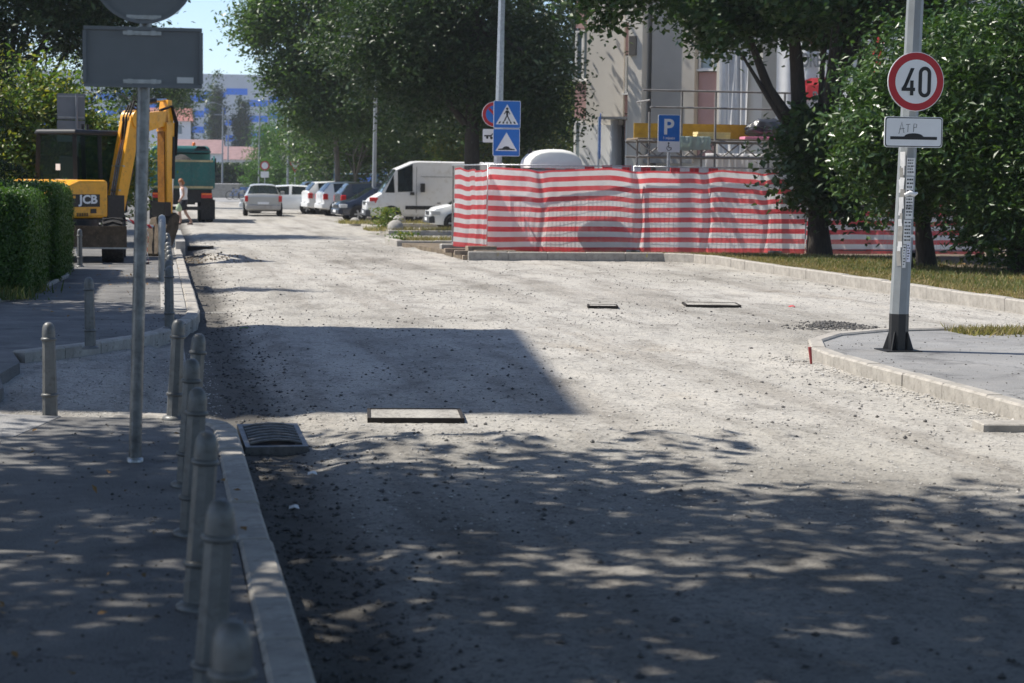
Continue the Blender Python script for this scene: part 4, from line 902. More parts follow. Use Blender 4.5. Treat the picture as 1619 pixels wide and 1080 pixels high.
# portable toilet
t = thing('portable_toilet', 'portable toilet with domed white roof behind the striped fence', 'toilet', (8.62, 46.35, .1))
M_toi = simple('toilet_wall', (.33, .36, .40), .6, 0, .1, 2)
MB().box(-.56, .56, -.56, .56, .06, 1.98, ch=.02).build('cabin_wall', M_toi, t); MB().box(-.6, .6, -.6, .6, 0, .1).build('skid_base', M_mach, t)
m = MB()
for k in range(7):
    a0 = math.pi * k / 14; a1 = math.pi * (k + 1) / 14
prof = [(-.62, 2.0), (-.63, 2.1), (-.60, 2.22), (-.5, 2.33), (-.36, 2.40), (-.15, 2.44), (.15, 2.44), (.36, 2.40), (.5, 2.33), (.60, 2.22), (.63, 2.1), (.62, 2.0)]
rings = []
for yy, sc, zz in ((-.62, .96, 0), (-.6, 1, .0), (-.5, 1, 0), (.5, 1, 0), (.6, 1, 0), (.62, .96, 0)):
    zs = {-.62: .80, -.6: .88, -.5: 1.0, .5: 1.0, .6: .88, .62: .8}[yy]
    rings.append([(x * sc, yy, 2.0 + (z - 2.0) * zs) for x, z in prof])
vs = [p for r_ in rings for p in r_]; n = len(prof)
m.add(vs, [(i * n + k, i * n + k + 1, (i + 1) * n + k + 1, (i + 1) * n + k) for i in range(5) for k in range(n - 1)] + [tuple(range(n))[::-1], tuple(5 * n + k for k in range(n))], True)
m.build('domed_roof', simple('milky_plastic', (.80, .79, .74), .35, 0, .05, 2, .5), t)
MB().lathe([(.05, 0), (.05, .5)], 10, Matrix.Translation((-.45, .3, 1.95))).build('vent_pipe', M_mach, t)
lettering('TOI', .14, M_ink, t, (-.02, -.565, 1.62), bold=.01); lettering('TOI', .14, M_ink, t, (-.02, -.565, 1.44), bold=.01)

# ------------------------------------------------------------------ scaffold, sheets and building materials
sc = thing('scaffold', 'steel tube scaffold with lattice girders in front of the building', 'scaffold', (11.9, 50, 0))
M_scaf = simple('scaffold_steel', (.25, .245, .24), .6, .2, .3, 6, .4, 0, (.16, .13, .10))
def T(p0, p1, r_=.03, name='tube'): return MB().tube([p0, p1], r_, 8).build(name, M_scaf, sc)
for x in (0.0, .85, 1.75, 3.6):
    for y in (0, 1.3): T((x, y, 0), (x, y, (4.15 if x else 3.6) if y == 0 else 2.95), .03, 'standard')
for z, x0, x1 in ((4.15, -.2, 4.2), (3.72, 0, 4.2)): T((x0, -.06, z), (x1, -.06, z), .027, 'guard_rail')
T((0, -.06, 3.9), (0, 1.36, 3.9), .025, 'guard_rail')
for y in (-.05, 1.35):
    T((-.3, y, 2.46), (4.4, y, 2.46), .03, 'girder_chord'); T((-.3, y, 2.86), (4.4, y, 2.86), .03, 'girder_chord')
    for k in range(9): T((-.3 + k * .52, y, 2.46 if k % 2 else 2.86), (.22 + k * .52, y, 2.86 if k % 2 else 2.46), .02, 'girder_brace')
for k in range(6): MB().box(-.3, 4.4, .02 + k * .215, .22 + k * .215, 2.9, 2.94, ch=.005).build('deck_plank', M_timber, sc)
MB().box(-.1, 4.2, 1.26, 1.3, 2.96, 3.35).build('toe_board', simple('yellow_board', (.55, .33, .04), .7, 0, .25, 3, .3, 0, (.35, .2, .05)), sc)
M_foam = simple('yellow_foam', (.75, .62, .30), .9, 0, .15, 8)
o = MB()
for k in range(3): o.box(-.45, .45, -.2, .2, k * .06, k * .06 + .055, Matrix.Rotation(R(4 * k - 4), 4, 'Z'))
o = o.build('foam_sheets', M_foam); o.location = (13.7, 50.5, 2.945); prop(o, 'stack of yellow foam boards on the scaffold deck', 'foam')
o = MB().box(-.5, .5, -.25, .25, 0, .07, ch=.01).build('pink_board', simple('pink_foam', (.62, .22, .33), .8, 0, .1, 4), None); o.location = (15.0, 50.4, 2.945); prop(o, 'flat pink insulation board on the scaffold deck', 'board')
def drape(name, label, cat, x0, x1, ytop, z0, z1, mat, seed, amp=.12, y2=None, nx=60, nz=30):
    U, Vv = np.meshgrid(np.linspace(0, 1, nx + 1), np.linspace(0, 1, nz + 1))
    X = x0 + U * (x1 - x0) + .05 * (vnoise(U * 4, Vv * 3, seed + 4) - .5); Z = z0 + Vv * (z1 - z0) + .06 * (vnoise(U * 6, U * 0, seed) - .5) * (1 - Vv)
    Y = ytop + amp * (vnoise(U * 9, Vv * 1.2, seed) - .5) + amp * .5 * (vnoise(U * 22, Vv * 2, seed + 1) - .5) + (0 if y2 is None else (y2 - ytop) * (1 - Vv) ** 1.5)
    i = (np.arange(nx)[None, :] + (np.arange(nz) * (nx + 1))[:, None]).ravel()
    o = np_mesh(name, np.stack([X.ravel(), Y.ravel(), Z.ravel()], 1), np.stack([i, i + 1, i + nx + 2, i + nx + 1], 1), mat, None, True)
    m = o.modifiers.new('thick', 'SOLIDIFY'); m.thickness = .006
    return prop(o, label, cat)
M_plast = simple('black_plastic', (.035, .037, .042), .3, 0, .4, 5, .6)
def clothmat(name, c, tl=.4):
    q = NT(name); cc = q.ramp(q.noise(q.obj(), 3, 5), [(.3, tuple(x * .88 for x in c)), (.7, c)]); q.setc(cc); q.b.inputs['Roughness'].default_value = .6
    tr = q.n('ShaderNodeBsdfTranslucent'); q.l(cc, tr.inputs[0]); mx = q.n('ShaderNodeMixShader', i_0=tl); q.l(q.b.outputs[0], mx.inputs[1]); q.l(tr.outputs[0], mx.inputs[2]); q.l(mx.outputs[0], q.out.inputs[0]); return q.m
M_sheet = clothmat('white_sheeting', (.82, .82, .82)); M_green = clothmat('pale_green_cloth', (.50, .60, .57))
# crumpled black tarpaulin: lumpy closed bundle
u = np.linspace(0, 2 * np.pi, 41)[:-1]; v = np.linspace(.02, np.pi - .02, 21); U, Vv = np.meshgrid(u, v)
rr = 1 + .25 * (vnoise(U * 2.2 + 3, Vv * 3, 2) - .5) + .18 * (vnoise(U * 5, Vv * 7, 4) - .5); rr[:, -1] = rr[:, 0]
V = np.stack([.62 * rr * np.cos(Vv), .3 * rr * np.sin(Vv) * np.cos(U), .30 * rr * np.sin(Vv) * np.sin(U) + .27], 2).reshape(-1, 3)
F = np.array([(a * 40 + b, a * 40 + (b + 1) % 40, (a + 1) * 40 + (b + 1) % 40, (a + 1) * 40 + b) for a in range(20) for b in range(40)])
o = np_mesh('tarpaulin_bundle', V, F, M_plast, None, True); o.location = (15.4, 51.0, 2.945); prop(o, 'crumpled black plastic sheet heaped on the scaffold deck', 'tarpaulin')
drape('hanging_cloth', 'pale green cloth hanging over the scaffold deck edge', 'cloth', 12.2, 13.5, 49.88, 2.62, 2.99, M_green, 4, .1, 49.86, 40, 14)
o = drape('plastic_sheet', 'white plastic sheeting hanging on the facade beside the pink panel', 'sheeting', 5.85, 6.8, -.85, 2.2, 9, M_sheet, 7, .22); o.location = (13.6, 68, 0); o.rotation_euler = (0, 0, R(-38))
drape('plastic_sheet', 'white plastic sheet hanging low behind the scaffold', 'sheeting', 14.0, 15.6, 52.2, .4, 2.6, M_sheet, 9, .2)
bn = thing('banner', 'white construction banner with red house logo on the scaffold', 'banner', (20.5, 59.8, 0), R(-38))
U, Vv = np.meshgrid(np.linspace(0, 1, 81), np.linspace(0, 1, 21))
Y = .10 * (vnoise(U * 14, Vv * 1.5, 31) - .5) + .06 * np.sin(U * 40 + Vv * 3)
i = (np.arange(80)[None, :] + (np.arange(20) * 81)[:, None]).ravel()
o = np_mesh('sheet', np.stack([(U * 4.2 - 2.2).ravel(), Y.ravel(), (3.2 + Vv * 6.3).ravel()], 1), np.stack([i, i + 1, i + 82, i + 81], 1), M_sheet, bn, True)
M_lred = simple('logo_red', (.62, .04, .05), .6, 0, .1, 4); M_lgrey = simple('logo_grey', (.10, .11, .12), .6, 0, .1, 4)
plate([(-1.3, 6.2), (-.35, 6.2), (-.62, 7.0)], -.13, -.12).build('logo_roof', M_lred, bn)
plate([(-1.55, 4.9), (-.2, 4.9), (-.2, 5.12), (-1.0, 5.12), (-1.2, 4.45), (-1.55, 4.2)], -.13, -.12).build('logo_base', M_lred, bn)
lettering('GORENCI', .42, M_lgrey, bn, (-.82, -.13, 5.68), bold=.02, xs=.62); lettering('BUEC', .3, M_lgrey, bn, (-.5, -.13, 4.55), bold=.01, xs=.8)
plate([(-.1, 6.5), (.2, 6.3), (.35, 7.2), (.1, 7.6)], -.13, -.12).build('logo_mark', M_lred, bn)
plate([(.95, 5.3), (1.2, 5.1), (1.35, 6.3), (1.0, 6.5)], -.13, -.12).build('logo_mark', M_lred, bn)
plate([(.55, 5.0), (.92, 5.0), (.92, 5.4), (.6, 5.4)], -.13, -.12).build('logo_mark', M_lgrey, bn); plate([(.62, 5.6), (.95, 5.6), (.97, 6.1), (.65, 6.1)], -.13, -.12).build('logo_mark', M_lgrey, bn)
s2 = thing('facade_scaffold', 'narrow steel tube scaffold rising behind the banner', 'scaffold', (22.1, 58.4, 0), R(-38))
for x in (0, .35, .8):
    for y in (0, .9): MB().tube([(x, y, 0), (x, y, 12)], .035, 8).build('standard', M_galv, s2)
for z in (2, 4, 6, 8, 10): MB().box(-.1, .9, -.05, .95, z, z + .05).build('deck', M_timber, s2); MB().tube([(-.1, -.05, z + 1), (.9, -.05, z + 1)], .025, 8).build('guard_rail', M_galv, s2)
# red and white barrier boards behind the fence
for k, (x, z) in enumerate(((10.7, 2.1), (12.4, 2.08), (9.3, 2.06))):
    t = thing('barrier_board', ['red and white barrier board between the toilet and the parking sign', 'red and white barrier board under the scaffold by the parking sign', 'red and white barrier board right beside the portable toilet'][k], 'barrier', (x, 47.4, .1), 0, 'barrier boards on site')
    for q in range(5): MB().box(-.6 + q * .24, -.6 + q * .24 + .238, -.02, .02, z - .14, z).build('board_segment', M_lred if q % 2 == 0 else M_white, t)
    for q in (-.5, .5): MB().beam((q, .03, 0), (q, .03, z - .1), .04, .04, side=(1, 0, 0)).build('leg', M_galv, t)

# ------------------------------------------------------------------ vehicles
WHEEL = {}
def wheel(t, x, y, r_, wd, rimm):
    k = (r_, wd, rimm.name); M = Matrix.Rotation(R(90), 4, 'X')
    if k not in WHEEL:
        ty = MB().lathe([(r_ * .6, -wd / 2), (r_ * .93, -wd / 2), (r_, -wd * .36), (r_, wd * .36), (r_ * .93, wd / 2), (r_ * .6, wd / 2)], 28, M).build('wheel', M_rub, t)
        m = MB().lathe([(r_ * .63, -wd * .42), (r_ * .63, wd * .42)], 24, M)
        for q in range(5):
            a = R(72 * q)
            for sgn in (-1, 1): m.beam((0, sgn * wd * .46, 0), (r_ * .6 * math.cos(a), sgn * wd * .46, r_ * .6 * math.sin(a)), r_ * .2, .03, side=(-math.sin(a), 0, math.cos(a)))
        rm = m.build('rim', rimm, ty); WHEEL[k] = (ty.data, rm.data)
    else: ty = link_mesh('wheel', WHEEL[k][0], None, t); rm = link_mesh('rim', WHEEL[k][1], None, ty)
    ty.location = (x, y, r_)
def car(name, label, loc, heading, paint, st, wheels, rw=.31, group='cars parked along the street', lights=True, bumper=None, lamps=None, hub=None, lit=False):
    """st: (x, zb, belt, roof, hw, hwr, flag); x forward. flag of the interval to the next station: b body, w side window, s screen"""
    t = thing(name, label, 'van' if 'van' in name else 'car', loc, heading, group)
    rings = []
    for (x, zb, be, ro, hw, hr, fl) in st:
        half = [(hw * .90, zb), (hw * .985, zb + .10), (hw, zb + (be - zb) * .55), (hw * .965, be), (hr, ro - .045 if ro - be > .2 else (be + ro) / 2 + .005), (hr * .72, ro - .004), (0, ro + .012)]
        rings.append([Vector((x, -a, b)) for a, b in half] + [Vector((x, a, b)) for a, b in reversed(half[:-1])])
    n = len(rings[0]); bd, gs, wsn = MB(), MB(), MB()
    for i in range(len(st) - 1):
        fl = st[i][6]
        for j in range(n):
            k = (j + 1) % n
            q = [rings[i][j], rings[i][k], rings[i + 1][k], rings[i + 1][j]]
            side = j in (3, n - 5); top = 4 <= j <= n - 6
            if fl == 'w' and side:
                c = sum(q, Vector()) / 4; q2 = [p.lerp(c, .08) + Vector((0, (1 if c.y > 0 else -1) * .006, 0)) for p in q]; MB().add(q2, [(0, 1, 2, 3)]).build('side_window', M_glass, t); bd.add(q, [(0, 1, 2, 3)], True)
            elif fl == 's' and top: wsn.add(q, [(0, 1, 2, 3)], True)
            else: bd.add(q, [(0, 1, 2, 3)], True)
        if wsn.v: wsn.build('windscreen', M_glass, t); wsn = MB()
    bd.add(rings[0], [tuple(range(n))]); bd.add(rings[-1], [tuple(range(n))])
    b = bd.build('body', paint, t)
    bm = bmesh.new(); bm.from_mesh(b.data); bmesh.ops.remove_doubles(bm, verts=bm.verts, dist=.0005); bmesh.ops.recalc_face_normals(bm, faces=bm.faces); bm.to_mesh(b.data); bm.free()
    es = b.modifiers.new('split', 'EDGE_SPLIT'); es.split_angle = R(38)
    hw = max(q[4] for q in st)
    for wx in wheels:
        for sy in (-1, 1):
            MB().lathe([(rw * 1.17, -.004), (rw * 1.17, .006), (rw * 1.0, .006)], 26, Matrix.Translation((wx, sy * (hw + .002), rw * 1.02)) @ Matrix.Rotation(R(90), 4, 'X')).build('wheel_arch', M_mach, t)
            wheel(t, wx, sy * (hw - .07), rw, .2, hub or M_galv)
    x0, x1 = st[0][0], st[-1][0]
    zf = st[-2][2]; zr = st[1][2]
    for sy in (-1, 1):
        MB().box(x1 - .32, x1 - .02, sy * hw * .80 - .15, sy * hw * .80 + .15, zf - .20, zf - .05, ch=.02).build('headlight', M_lens, t)
        MB().box(x0 + .0, x0 + .22, sy * hw * .90 - .08, sy * hw * .90 + .075, zr - .30, zr - .03, ch=.03).build('tail_light', M_redlens, t)
        MB().box(.55, .72, sy * (hw + .1) - .09, sy * (hw + .1) + .09, 1.0 if hw < .95 else 1.3, 1.16 if hw < .95 else 1.65, ch=.02).build('mirror', paint if hw < .95 else M_black, t)
    bmpm = bumper or paint
    zz = st[1][1]
    MB().box(x0 - .06, x0 + .16, -hw * .93, hw * .93, zz + .02, zz + .24, ch=.03).build('bumper', bmpm, t, .02); MB().box(x1 - .16, x1 + .05, -hw * .9, hw * .9, zz, zz + .24, ch=.03).build('bumper', bmpm, t, .02)
    MB().box(x0 - .075, x0 - .061, -.26, .26, zz + .26, zz + .37).build('number_plate', M_white, t); MB().box(x1 + .051, x1 + .062, -.26, .26, zz + .08, zz + .19).build('number_plate', M_white, t)
    MB().box(x1 - .04, x1 + .015, -.4, .4, zf - .2, zf - .08).build('grille', M_black, t)
    for sy in (-1, 1): MB().box(-.1, .04, sy * (hw + .001) - .012, sy * (hw + .001) + .012, .86, .89).build('door_handle', M_mach, t)
    return t
def paint(name, c, rough=.3, dirt=(.30, .28, .25)): return simple(name, c, rough, 0, .06, 2, .5, .5, dirt if dirt else None)
P_silver = simple('silver_paint', (.45, .45, .43), .35, .3, .08, 2, .5, .3); P_white = simple('white_paint', (.74, .75, .75), .3, 0, .05, 2, .5, .4); P_navy = simple('navy_paint', (.018, .025, .045), .25, 0, .2, 2, .5, .6); P_dark = simple('charcoal_paint', (.03, .032, .036), .25, 0, .2, 2, .5, .6)
SEDAN = [(-2.12, .40, .86, .90, .70, .62, 'b'), (-2.05, .30, .98, 1.02, .80, .70, 'b'), (-1.5, .24, 1.0, 1.045, .855, .72, 's'), (-1.0, .22, .98, 1.43, .865, .58, 'b'), (-.92, .22, .98, 1.46, .87, .585, 'w'), (-.15, .22, .96, 1.50, .87, .59, 'b'), (-.08, .22, .96, 1.50, .87, .59, 'w'), (.55, .22, .95, 1.46, .87, .58, 'b'), (.6, .22, .95, 1.44, .87, .58, 's'), (1.22, .22, .93, .98, .86, .74, 'b'), (1.9, .25, .84, .89, .82, .66, 'b'), (2.10, .32, .68, .74, .70, .55, 'b')]
HATCH = [(-1.95, .42, .92, .96, .72, .6, 'b'), (-1.9, .30, .96, 1.02, .80, .66, 's'), (-1.55, .24, .97, 1.42, .84, .58, 'b'), (-1.45, .22, .97, 1.45, .86, .59, 'w'), (-.55, .22, .95, 1.49, .86, .6, 'b'), (-.48, .22, .95, 1.49, .86, .6, 'w'), (.5, .22, .93, 1.43, .86, .58, 'b'), (.55, .22, .93, 1.41, .86, .58, 's'), (1.3, .22, .90, .95, .85, .7, 'b'), (1.8, .25, .78, .84, .80, .62, 'b'), (2.0, .32, .62, .68, .66, .5, 'b')]
SUV = [(x, zb + .06, be + .14, ro + .16, hw * 1.04, hr * 1.05, f) for x, zb, be, ro, hw, hr, f in HATCH]
ESTATE = [(-2.2, .40, .90, .94, .72, .6, 'b'), (-2.15, .30, .95, 1.0, .80, .66, 's'), (-1.75, .24, .96, 1.38, .84, .57, 'b')] + [(x, zb, be, ro - .04, hw, hr, f) for x, zb, be, ro, hw, hr, f in HATCH[3:]]
VAN = [(-2.7, .45, 1.2, 2.42, .92, .84, 'b'), (-2.62, .36, 1.25, 2.5, .98, .86, 'b'), (.75, .34, 1.28, 2.52, .99, .86, 'b'), (.98, .34, 1.28, 2.50, .99, .85, 'w'), (1.62, .34, 1.25, 2.22, .99, .82, 'b'), (1.42 + .25, .34, 1.25, 2.19, .99, .82, 's'), (2.22, .34, 1.22, 1.27, .97, .80, 'b'), (2.62, .36, .98, 1.05, .92, .72, 'b'), (2.82, .42, .78, .84, .80, .6, 'b')]
PI = math.pi
car('sedan', 'dusty silver sedan driving away from the camera on the gravel', (4.35, 95.4, 0), PI / 2 - .03, P_silver, SEDAN, (-1.3, 1.35), .31, None, bumper=simple('silver_grey_bumper', (.40, .38, .35), .6, 0, .15, 3, .4, 0, (.3, .27, .23)))
car('estate_car', 'old white estate car crossing in front of the silver sedan', (5.6, 101.5, 0), PI - .12, P_white, ESTATE, (-1.35, 1.3), .31, None)
car('hatchback', 'navy blue hatchback with its headlight facing the street next to the van', (8.85, 84.6, 0), PI + .12, P_navy, HATCH, (-1.25, 1.2), .31)
car('parked_suv', 'dark parked car showing its red tail light behind the navy hatchback', (9.3, 89.3, 0), .1, P_dark, SUV, (-1.25, 1.2), .33)
car('parked_suv', 'white car parked tail to the street next to the dark car', (9.0, 96.0, 0), .15, P_white, SUV, (-1.25, 1.2), .34)
car('parked_suv', 'white car second in the row of white parked cars', (8.6, 100.2, 0), .15, P_white, SUV, (-1.25, 1.2), .34)
car('hatchback', 'grey parked car at the end of the row beyond the white cars', (8.5, 104.5, 0), .15, P_dark, SUV, (-1.25, 1.2), .33)
car('hatchback', 'white hatchback front poking out from behind the striped fence', (10.75, 69.2, 0), PI, P_white, HATCH, (-1.25, 1.2), .30, bumper=simple('dark_bumper', (.05, .052, .055), .7, 0, .2, 4))
car('delivery_van', 'white high roof delivery van parked across behind the big trunk', (10.35, 79.0, 0), PI, simple('van_white', (.66, .66, .65), .4, 0, .06, 1.5, .5, .2, (.52, .50, .46)), VAN, (-1.7, 1.85), .35, bumper=simple('van_bumper', (.06, .065, .075), .7, 0, .2, 4))
vt = [o for o in bpy.data.objects if o.name.startswith('delivery_van')][0]
MB().box(-2.6, 1.3, .992, 1.012, .62, .76).build('side_moulding', M_mach, vt); MB().box(.86, .875, .99, 1.0, .5, 2.3).build('door_seam', M_mach, vt)
MB().box(.95, 1.12, .995, 1.03, 1.18, 1.3).build('door_handle', M_mach, vt)
MB().box(-1.0, -.985, .988, .998, .5, 2.3).build('panel_seam', M_mach, vt); MB().box(-2.5, .7, .965, .985, 1.9, 1.915).build('panel_seam', M_mach, vt)
MB().add([(1.72, .965, 1.27), (2.1, .95, 1.27), (1.76, .86, 1.98)], [(0, 1, 2)]).build('quarter_window', M_glass, vt)
MB().box(2.25, 2.7, .80, .93, .86, 1.08, ch=.03).build('indicator', M_redlens, vt)
car('sedan', 'white sedan parked up on the terrace above the bicycles', (10.2, 186, 1.2), .0, P_white, SEDAN, (-1.3, 1.35), .33, None)

# dump truck, seen from the rear
t = thing('dump_truck', 'teal dump truck with loaded tipper seen from behind', 'truck', (.42, 80.0, 0))
m = MB(); m.box(-1.22, 1.22, 0, 5.0, 1.3, 1.4); tb = m.build('tipper_floor', M_teal, t)
MB().box(-1.18, 1.18, -.06, 0, 1.4, 2.42).build('tailgate', M_teal, t)
for x in (-1.2, -.4, .4, 1.12): MB().box(x, x + .08, -.11, -.061, 1.4, 2.45).build('tailgate_rib', M_teal, t)
M_tan = simple('worn_edge', (.42, .36, .2), .7, 0, .3, 5)
MB().box(-1.2, 1.2, -.115, -.062, 2.38, 2.46).build('tailgate_rail', M_tan, t); MB().box(-1.2, 1.2, -.115, -.062, 1.34, 1.43).build('tailgate_rail', M_tan, t)
for sx in (-1, 1):
    MB().box(sx * 1.235 - .035, sx * 1.235 + .035, -.1, 5.0, 1.36, 2.5).build('side_wall', M_teal, t)
    MB().tube([(sx * 1.235, -.08, 2.42), (sx * 1.235, -.08, 2.62)], .035, 8).build('hinge_pin', M_teal2, t)
    l = MB().box(sx * .95 - .21, sx * .95 + .21, -.12, -.04, .96, 1.16, ch=.01).build('rear_lamp', M_redlens, t)
    MB().box(sx * .95 - .2, sx * .95 + .2, -.135, -.121, 1.09, 1.15).build('reflector', M_orange, l)
    for yy in (.9, 2.3, 5.9):
        for wx in ((.78, 1.08) if yy < 5 else (1.02,)): wheel(t, sx * wx, yy, .5, .28, M_mach)
    MB().box(sx * 1.0 - .28, sx * 1.0 + .28, -.02, .02, .12, .9).build('mud_flap', M_rub, t)
for ch in list(t.children):
    if ch.name.startswith('wheel') and not ch.name.startswith('wheel_'): ch.rotation_euler = (0, 0, R(90))
MB().box(-1.1, 1.1, 0, .14, .48, .62).build('rear_bar', M_mach, t); MB().box(-.5, .5, .1, 6.5, .7, 1.28).build('chassis', M_mach, t)
MB().box(-1.15, 1.15, .05, .15, .8, 1.3).build('lamp_bar', M_mach, t)
MB().box(-1.22, 1.22, 5.0, 5.1, 1.4, 2.75).build('head_wall', M_teal2, t)
MB().box(-1.22, 1.22, 4.2, 5.4, 2.80, 2.88).build('cab_guard', M_teal, t)
cb = MB().box(-1.22, 1.22, 5.4, 7.3, .7, 3.1, ch=.12).build('cab', M_teal, t, .05)
MB().box(-.9, .9, 5.385, 5.399, 1.9, 2.75).build('rear_window', M_glass, cb)
MB().box(.55, 1.15, 5.2, 5.39, 2.45, 3.08, ch=.15).build('air_intake', M_mach, t)
MB().lathe([(.07, 0), (.07, .12), (.03, .16)], 12, Matrix.Translation((.55, 5.9, 3.1))).build('beacon', M_orange, t)
for sx in (-1, 1): MB().box(sx * 1.42 - .1, sx * 1.42 + .1, 7.0, 7.12, 2.0, 2.6).build('mirror', M_mach, t)
nx = 30; U, Vv = np.meshgrid(np.linspace(-1, 1, nx + 1), np.linspace(0, 1, nx + 1))
Zl = 1.95 + .75 * np.exp(-(U / .6) ** 2 - ((Vv - .45) / .35) ** 2) + .08 * (vnoise(U * 9, Vv * 14, 4) - .5)
i = (np.arange(nx)[None, :] + (np.arange(nx) * (nx + 1))[:, None]).ravel()
o = np_mesh('asphalt_load', np.stack([(U * 1.19).ravel(), (.05 + Vv * 4.8).ravel(), Zl.ravel()], 1), np.stack([i, i + 1, i + nx + 2, i + nx + 1], 1), simple('milled_asphalt', (.05, .047, .043), .95, 0, .4, 8, .2, 0, None, .6), None)
o.location = (.42, 80, 0); prop(o, 'heap of dark milled asphalt loaded in the truck tipper', 'load')

# excavator
t = thing('excavator', 'yellow wheeled excavator with raised boom working at the pavement edge', 'excavator', (-2.2, 41.2, .05))
for sx in (-1, 1):
    for yy in (-1.1, 1.35):
        k = 'exw'
        if k not in _st:
            M = Matrix.Rotation(R(90), 4, 'Y')
            w_ = MB().lathe([(.2, -.2), (.40, -.21), (.45, -.15), (.45, .15), (.40, .21), (.2, .2)], 28, M).build('wheel', M_rub, t)
            m = MB()
            for q in range(18):
                a = R(20 * q)
                for sg in (-1, 1): m.beam((0.0, .45 * math.cos(a), .45 * math.sin(a)), (sg * .19, .45 * math.cos(a + .2), .45 * math.sin(a + .2)), .06, .05, side=(0, -math.sin(a), math.cos(a)))
            g = m.build('tread', M_rub, w_); h = MB().lathe([(.21, -.16), (.21, .16)], 18, M).build('rim', M_mach, w_); _st[k] = (w_.data, g.data, h.data)
        else:
            w_ = link_mesh('wheel', _st[k][0], None, t); link_mesh('tread', _st[k][1], None, w_); link_mesh('rim', _st[k][2], None, w_)
        w_.location = (sx * .80, yy, .46)
MB().box(-.55, .55, -1.5, 1.9, .42, .72, ch=.05).build('undercarriage', M_mach, t); 
for yy in (-1.1, 1.35): MB().box(-.75, .75, yy - .1, yy + .1, .38, .54).build('axle', M_mach, t)
bld = MB().prism([(-.03, .36), (.05, .36), (.09, .5), (.05, .66), (.0, .78), (-.05, .78), (-.02, .6)], -1.1, 1.08, frame((0, -1.95, 0), (0, 1, 0), (0, 0, 1))).build('dozer_blade', M_mud, t)
MB().box(-1.08, 1.08, -1.99, -1.955, .34, .37).build('cutting_edge', M_galv, bld)
for sx in (-.4, .4): MB().beam((sx, -1.5, .5), (sx, -1.93, .55), .1, .14, side=(1, 0, 0)).build('blade_arm', M_mach, t)
MB().lathe([(.5, .7), (.5, .86)], 24).build('slew_ring', M_mach, t)
HD = R(-40); UP = Matrix.Translation((-.05, .75, 0)) @ Matrix.Rotation(HD, 4, 'Z')
def up(x, y, z): return UP @ Vector((x, y, z))
body = MB(); prof = [(-1.12, .88), (-1.2, 1.0), (-1.2, 1.32), (-1.08, 1.56), (-.75, 1.66), (.1, 1.66), (.1, .88)]
body.prism(prof, -.88, .88, UP @ frame((0, 0, 0), (0, 1, 0), (0, 0, 1)))
bd = body.build('engine_cover', M_yel, t, .07)
MB().box(-.86, .86, .101, .6, .9, 1.35, UP).build('deck', M_mach, t)
MB().box(-.9, .9, -1.17, .5, .80, .879, UP).build('counterweight_skirt', M_mach, t)
def on_rear(mb_fn): return mb_fn
# logo panel, vents and sticker on the rear cover
def rbox(y0, y1, z0, z1, d, mat, name, parent=bd): return MB().box(.88 + d - .006, .88 + d, y0, y1, z0, z1, UP).build(name, mat, parent)
rbox(-1.0, -.18, 1.12, 1.37, .012, M_black, 'logo_panel')
lg = lettering('JCB', .165, M_white, bd, (0, 0, 0), bold=.008, xs=1.45)
lg.location = up(.8965, -.54, 1.245); lg.rotation_euler = (R(90), 0, HD + R(90))
rbox(-.97, -.9, 1.29, 1.345, .0155, M_yel, 'logo_square'); rbox(-.45, -.28, .99, 1.08, .010, M_black, 'latch')
for k in range(7): rbox(-.85 + k * .05, -.825 + k * .05, .93, 1.0, .008, M_mach, 'vent_slot')
MB().box(-.75, -.3, -1.206, -1.2, 1.02, 1.36, UP).build('vent_panel', M_yeld, bd)
MB().box(.05, .36, -.2, .2, 1.662, 1.668, UP @ Matrix.Translation((0, -.45, 0))).build('sticker', M_white, bd)
cab_M = UP @ Matrix.Translation((0, 0, 0))
cbx = MB()
c0, c1, d0, d1, z0, z1 = -.86, .22, -.15, 1.35, 1.0, 2.66
for (x, y, xt, yt) in ((c0, d0, c0 + .05, d0 + .03), (c1, d0, c1 - .05, d0 + .03), (c0, d1, c0 + .05, d1 - .15), (c1, d1, c1 - .05, d1 - .15), (c1, .62, c1 - .05, .62)):
    cbx.beam(cab_M @ Vector((x, y, z0)), cab_M @ Vector((xt, yt, z1 - .05)), .085, .085)
cbx.box(c0 - .04, c1 + .04, d0 - .04, d1 + .04, z0 - .02, 1.62, cab_M); cab = cbx.build('cab_frame', M_mach, t)
MB().box(c0 - .02, c1 + .02, d0 - .03, d1 - .08, z1 - .08, z1 + .03, cab_M, ch=.04).build('cab_roof', M_mach, t, .03)
g = MB()
def quad(a, b, c_, d): g.add([cab_M @ Vector(p) for p in (a, b, c_, d)], [(0, 1, 2, 3)])
quad((c0 + .04, d0 + .01, 1.62), (c1 - .04, d0 + .01, 1.62), (c1 - .08, d0 + .03, z1 - .08), (c0 + .08, d0 + .03, z1 - .08)); quad((c1, d0 + .04, 1.62), (c1, d1 - .04, 1.62), (c1 - .045, d1 - .18, z1 - .08), (c1 - .045, d0 + .06, z1 - .08))
quad((c0, d0 + .04, 1.62), (c0, d1 - .04, 1.62), (c0 + .045, d1 - .18, z1 - .08), (c0 + .045, d0 + .06, z1 - .08)); quad((c0 + .04, d1, 1.62), (c1 - .04, d1, 1.62), (c1 - .08, d1 - .14, z1 - .08), (c0 + .08, d1 - .14, z1 - .08))
